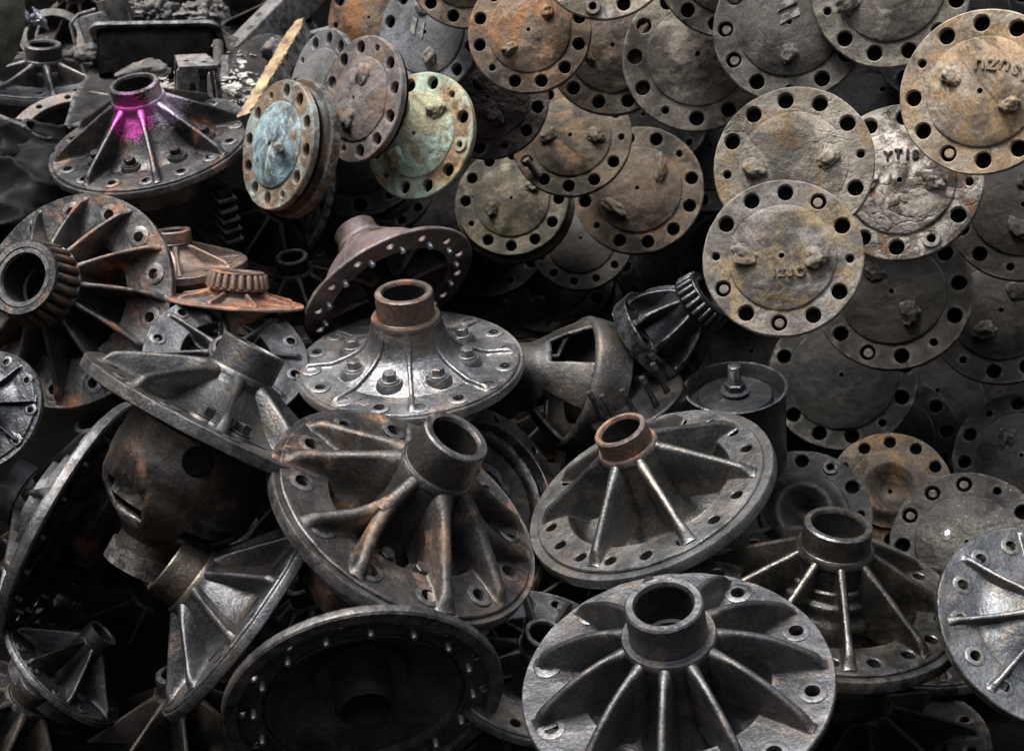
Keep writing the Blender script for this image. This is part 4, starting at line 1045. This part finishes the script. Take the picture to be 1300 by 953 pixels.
# flat plate under the bracket + flakes
mb = MB(); vs = []; fs = []
for j in range(30):
    for i in range(50):
        x = (i / 49 - .5) * .52; y = (j / 29 - .5) * .42; vs.append((x, y, .014 * fbm(x * 9, y * 9, 4) + .006 * abs(fbm(x * 45, y * 45, 2))))
for j in range(29):
    for i in range(49): a_ = j * 50 + i; fs.append((a_, a_ + 1, a_ + 51, a_ + 50))
mb.add(vs, fs); vs2 = [(x, y, -.05) for x, y in ((-.26, -.21), (.26, -.21), (.26, .21), (-.26, .21))]
q = build("sheet_metal", mb, im("sheet_gap_dark", 143, dark=(.010, .010, .010), light=(.035, .033, .031), rust=.15, rustc=((.03, .018, .012), (.10, .055, .035)), rough=(.5, .8), metallic=.2, spec=.2), None, 60); q.matrix_world = Matrix.Translation(P(262, 100, 3.02)) @ Matrix.Rotation(.18, 4, 'X'); tag(q, "dusty dented metal sheet under the bracket", "metal sheet")  # sheet colour darkened to imitate black shaded gaps
so = q.modifiers.new("thickness", 'SOLIDIFY'); so.thickness = .012; so.offset = -1
mf = metal("white_flakes", 55, (.22, .21, .19), (.55, .53, .49), .1, metallic=0, rough=(.7, .9), bump=2, wear=0)
mb = MB(); rn = random.Random(9)
for i in range(280):
    side = rn.random() < .5
    px = rn.gauss(212, 13) if side else rn.gauss(300, 14); py = rn.gauss(116, 11) if side else rn.gauss(108, 16)
    D = 2.93 - (py - 110) * .0022
    M_ = Matrix.Translation(P(px, py, D)) @ Matrix.Rotation(rn.random() * 6, 4, 'Z') @ Matrix.Rotation(rn.gauss(0, .5), 4, 'X')
    s = .0022 + rn.random() ** 2 * .0075; lump(s * 1.3, s, s * .35, i, .6, 1, M_, mb)
q = build("paint_flakes", mb, mf, None, 20); tag(q, "loose white paint flakes scattered around the bracket", "paint flakes", kind='stuff')
# rags at the left edge
mr = metal("black_rag", 56, (.003, .003, .003), (.010, .0098, .0095), 0, metallic=0, rough=(.5, .8), bump=.8, wear=0, spec=.12)
for i, (px, py, D, w_, h_, sd_, lb) in enumerate([(14, 188, 2.8, .10, .07, 1, "crumpled black rag at the left edge, beside the pink sprayed flange"), (30, 222, 2.72, .13, .05, 7, "flatter black rag lying just below the crumpled one")]):
    mb = MB(); vs = []; fs = []; K = 60
    for j in range(K):
        for k in range(K):
            x = (k / (K - 1) - .5) * 2 * w_; y = (j / (K - 1) - .5) * 2 * w_
            z = .05 * (1 - abs(fbm(x * 7 + sd_, y * 11, sd_, 2))) ** 2 + h_ * math.exp(-(x * x + y * y) / (w_ * w_ * .5)) - .008 * abs(noise.noise(Vector((x * 20, y * 10, sd_))))
            vs.append((x + .02 * fbm(y * 12, x * 5, sd_), y, z))
    for j in range(K - 1):
        for k in range(K - 1): a_ = j * K + k; fs.append((a_, a_ + 1, a_ + K + 1, a_ + K))
    mb.add(vs, fs); q = build("rag", mb, mr, None, 180); q.matrix_world = Matrix.Translation(P(px, py, D) - Vector((0, 0, .05))) @ Matrix.Rotation(.35, 4, 'X'); tag(q, lb, "rag")
    so = q.modifiers.new("thickness", 'SOLIDIFY'); so.thickness = .004
# bent strap with a bright end
mb = MB(); rbox(mb, -.06, .03, -.008, .008, -.010, .010, c=.002); q = build("iron_strap", mb, mj, None); q.matrix_world = Matrix.Translation(P(12, 158, 2.78)) @ Matrix.Rotation(.42, 4, 'Y'); tag(q, "flat iron strap end lying on the black rag at the left edge", "strap")
# black finned block right of the pink flange
r = lin_thing("finned_block", "small dark finned block under the right edge of the pink sprayed flange", "finned block", 287, 268, 2.72, (5, -6, 30))
mb = MB(); rbox(mb, -.014, .014, -.02, .02, -.12, .05, c=.003); build("block", mb, mt_, r)
for i in range(5): mb = MB(); rbox(mb, -.018, .018, -.026, .022, .03 - i * .022, .036 - i * .022, c=.001); build("fin", mb, mjd, r)

# ------------------------------------------------------------------ castings buried deeper in the pile (near-black colour stands in for shade in the gaps)
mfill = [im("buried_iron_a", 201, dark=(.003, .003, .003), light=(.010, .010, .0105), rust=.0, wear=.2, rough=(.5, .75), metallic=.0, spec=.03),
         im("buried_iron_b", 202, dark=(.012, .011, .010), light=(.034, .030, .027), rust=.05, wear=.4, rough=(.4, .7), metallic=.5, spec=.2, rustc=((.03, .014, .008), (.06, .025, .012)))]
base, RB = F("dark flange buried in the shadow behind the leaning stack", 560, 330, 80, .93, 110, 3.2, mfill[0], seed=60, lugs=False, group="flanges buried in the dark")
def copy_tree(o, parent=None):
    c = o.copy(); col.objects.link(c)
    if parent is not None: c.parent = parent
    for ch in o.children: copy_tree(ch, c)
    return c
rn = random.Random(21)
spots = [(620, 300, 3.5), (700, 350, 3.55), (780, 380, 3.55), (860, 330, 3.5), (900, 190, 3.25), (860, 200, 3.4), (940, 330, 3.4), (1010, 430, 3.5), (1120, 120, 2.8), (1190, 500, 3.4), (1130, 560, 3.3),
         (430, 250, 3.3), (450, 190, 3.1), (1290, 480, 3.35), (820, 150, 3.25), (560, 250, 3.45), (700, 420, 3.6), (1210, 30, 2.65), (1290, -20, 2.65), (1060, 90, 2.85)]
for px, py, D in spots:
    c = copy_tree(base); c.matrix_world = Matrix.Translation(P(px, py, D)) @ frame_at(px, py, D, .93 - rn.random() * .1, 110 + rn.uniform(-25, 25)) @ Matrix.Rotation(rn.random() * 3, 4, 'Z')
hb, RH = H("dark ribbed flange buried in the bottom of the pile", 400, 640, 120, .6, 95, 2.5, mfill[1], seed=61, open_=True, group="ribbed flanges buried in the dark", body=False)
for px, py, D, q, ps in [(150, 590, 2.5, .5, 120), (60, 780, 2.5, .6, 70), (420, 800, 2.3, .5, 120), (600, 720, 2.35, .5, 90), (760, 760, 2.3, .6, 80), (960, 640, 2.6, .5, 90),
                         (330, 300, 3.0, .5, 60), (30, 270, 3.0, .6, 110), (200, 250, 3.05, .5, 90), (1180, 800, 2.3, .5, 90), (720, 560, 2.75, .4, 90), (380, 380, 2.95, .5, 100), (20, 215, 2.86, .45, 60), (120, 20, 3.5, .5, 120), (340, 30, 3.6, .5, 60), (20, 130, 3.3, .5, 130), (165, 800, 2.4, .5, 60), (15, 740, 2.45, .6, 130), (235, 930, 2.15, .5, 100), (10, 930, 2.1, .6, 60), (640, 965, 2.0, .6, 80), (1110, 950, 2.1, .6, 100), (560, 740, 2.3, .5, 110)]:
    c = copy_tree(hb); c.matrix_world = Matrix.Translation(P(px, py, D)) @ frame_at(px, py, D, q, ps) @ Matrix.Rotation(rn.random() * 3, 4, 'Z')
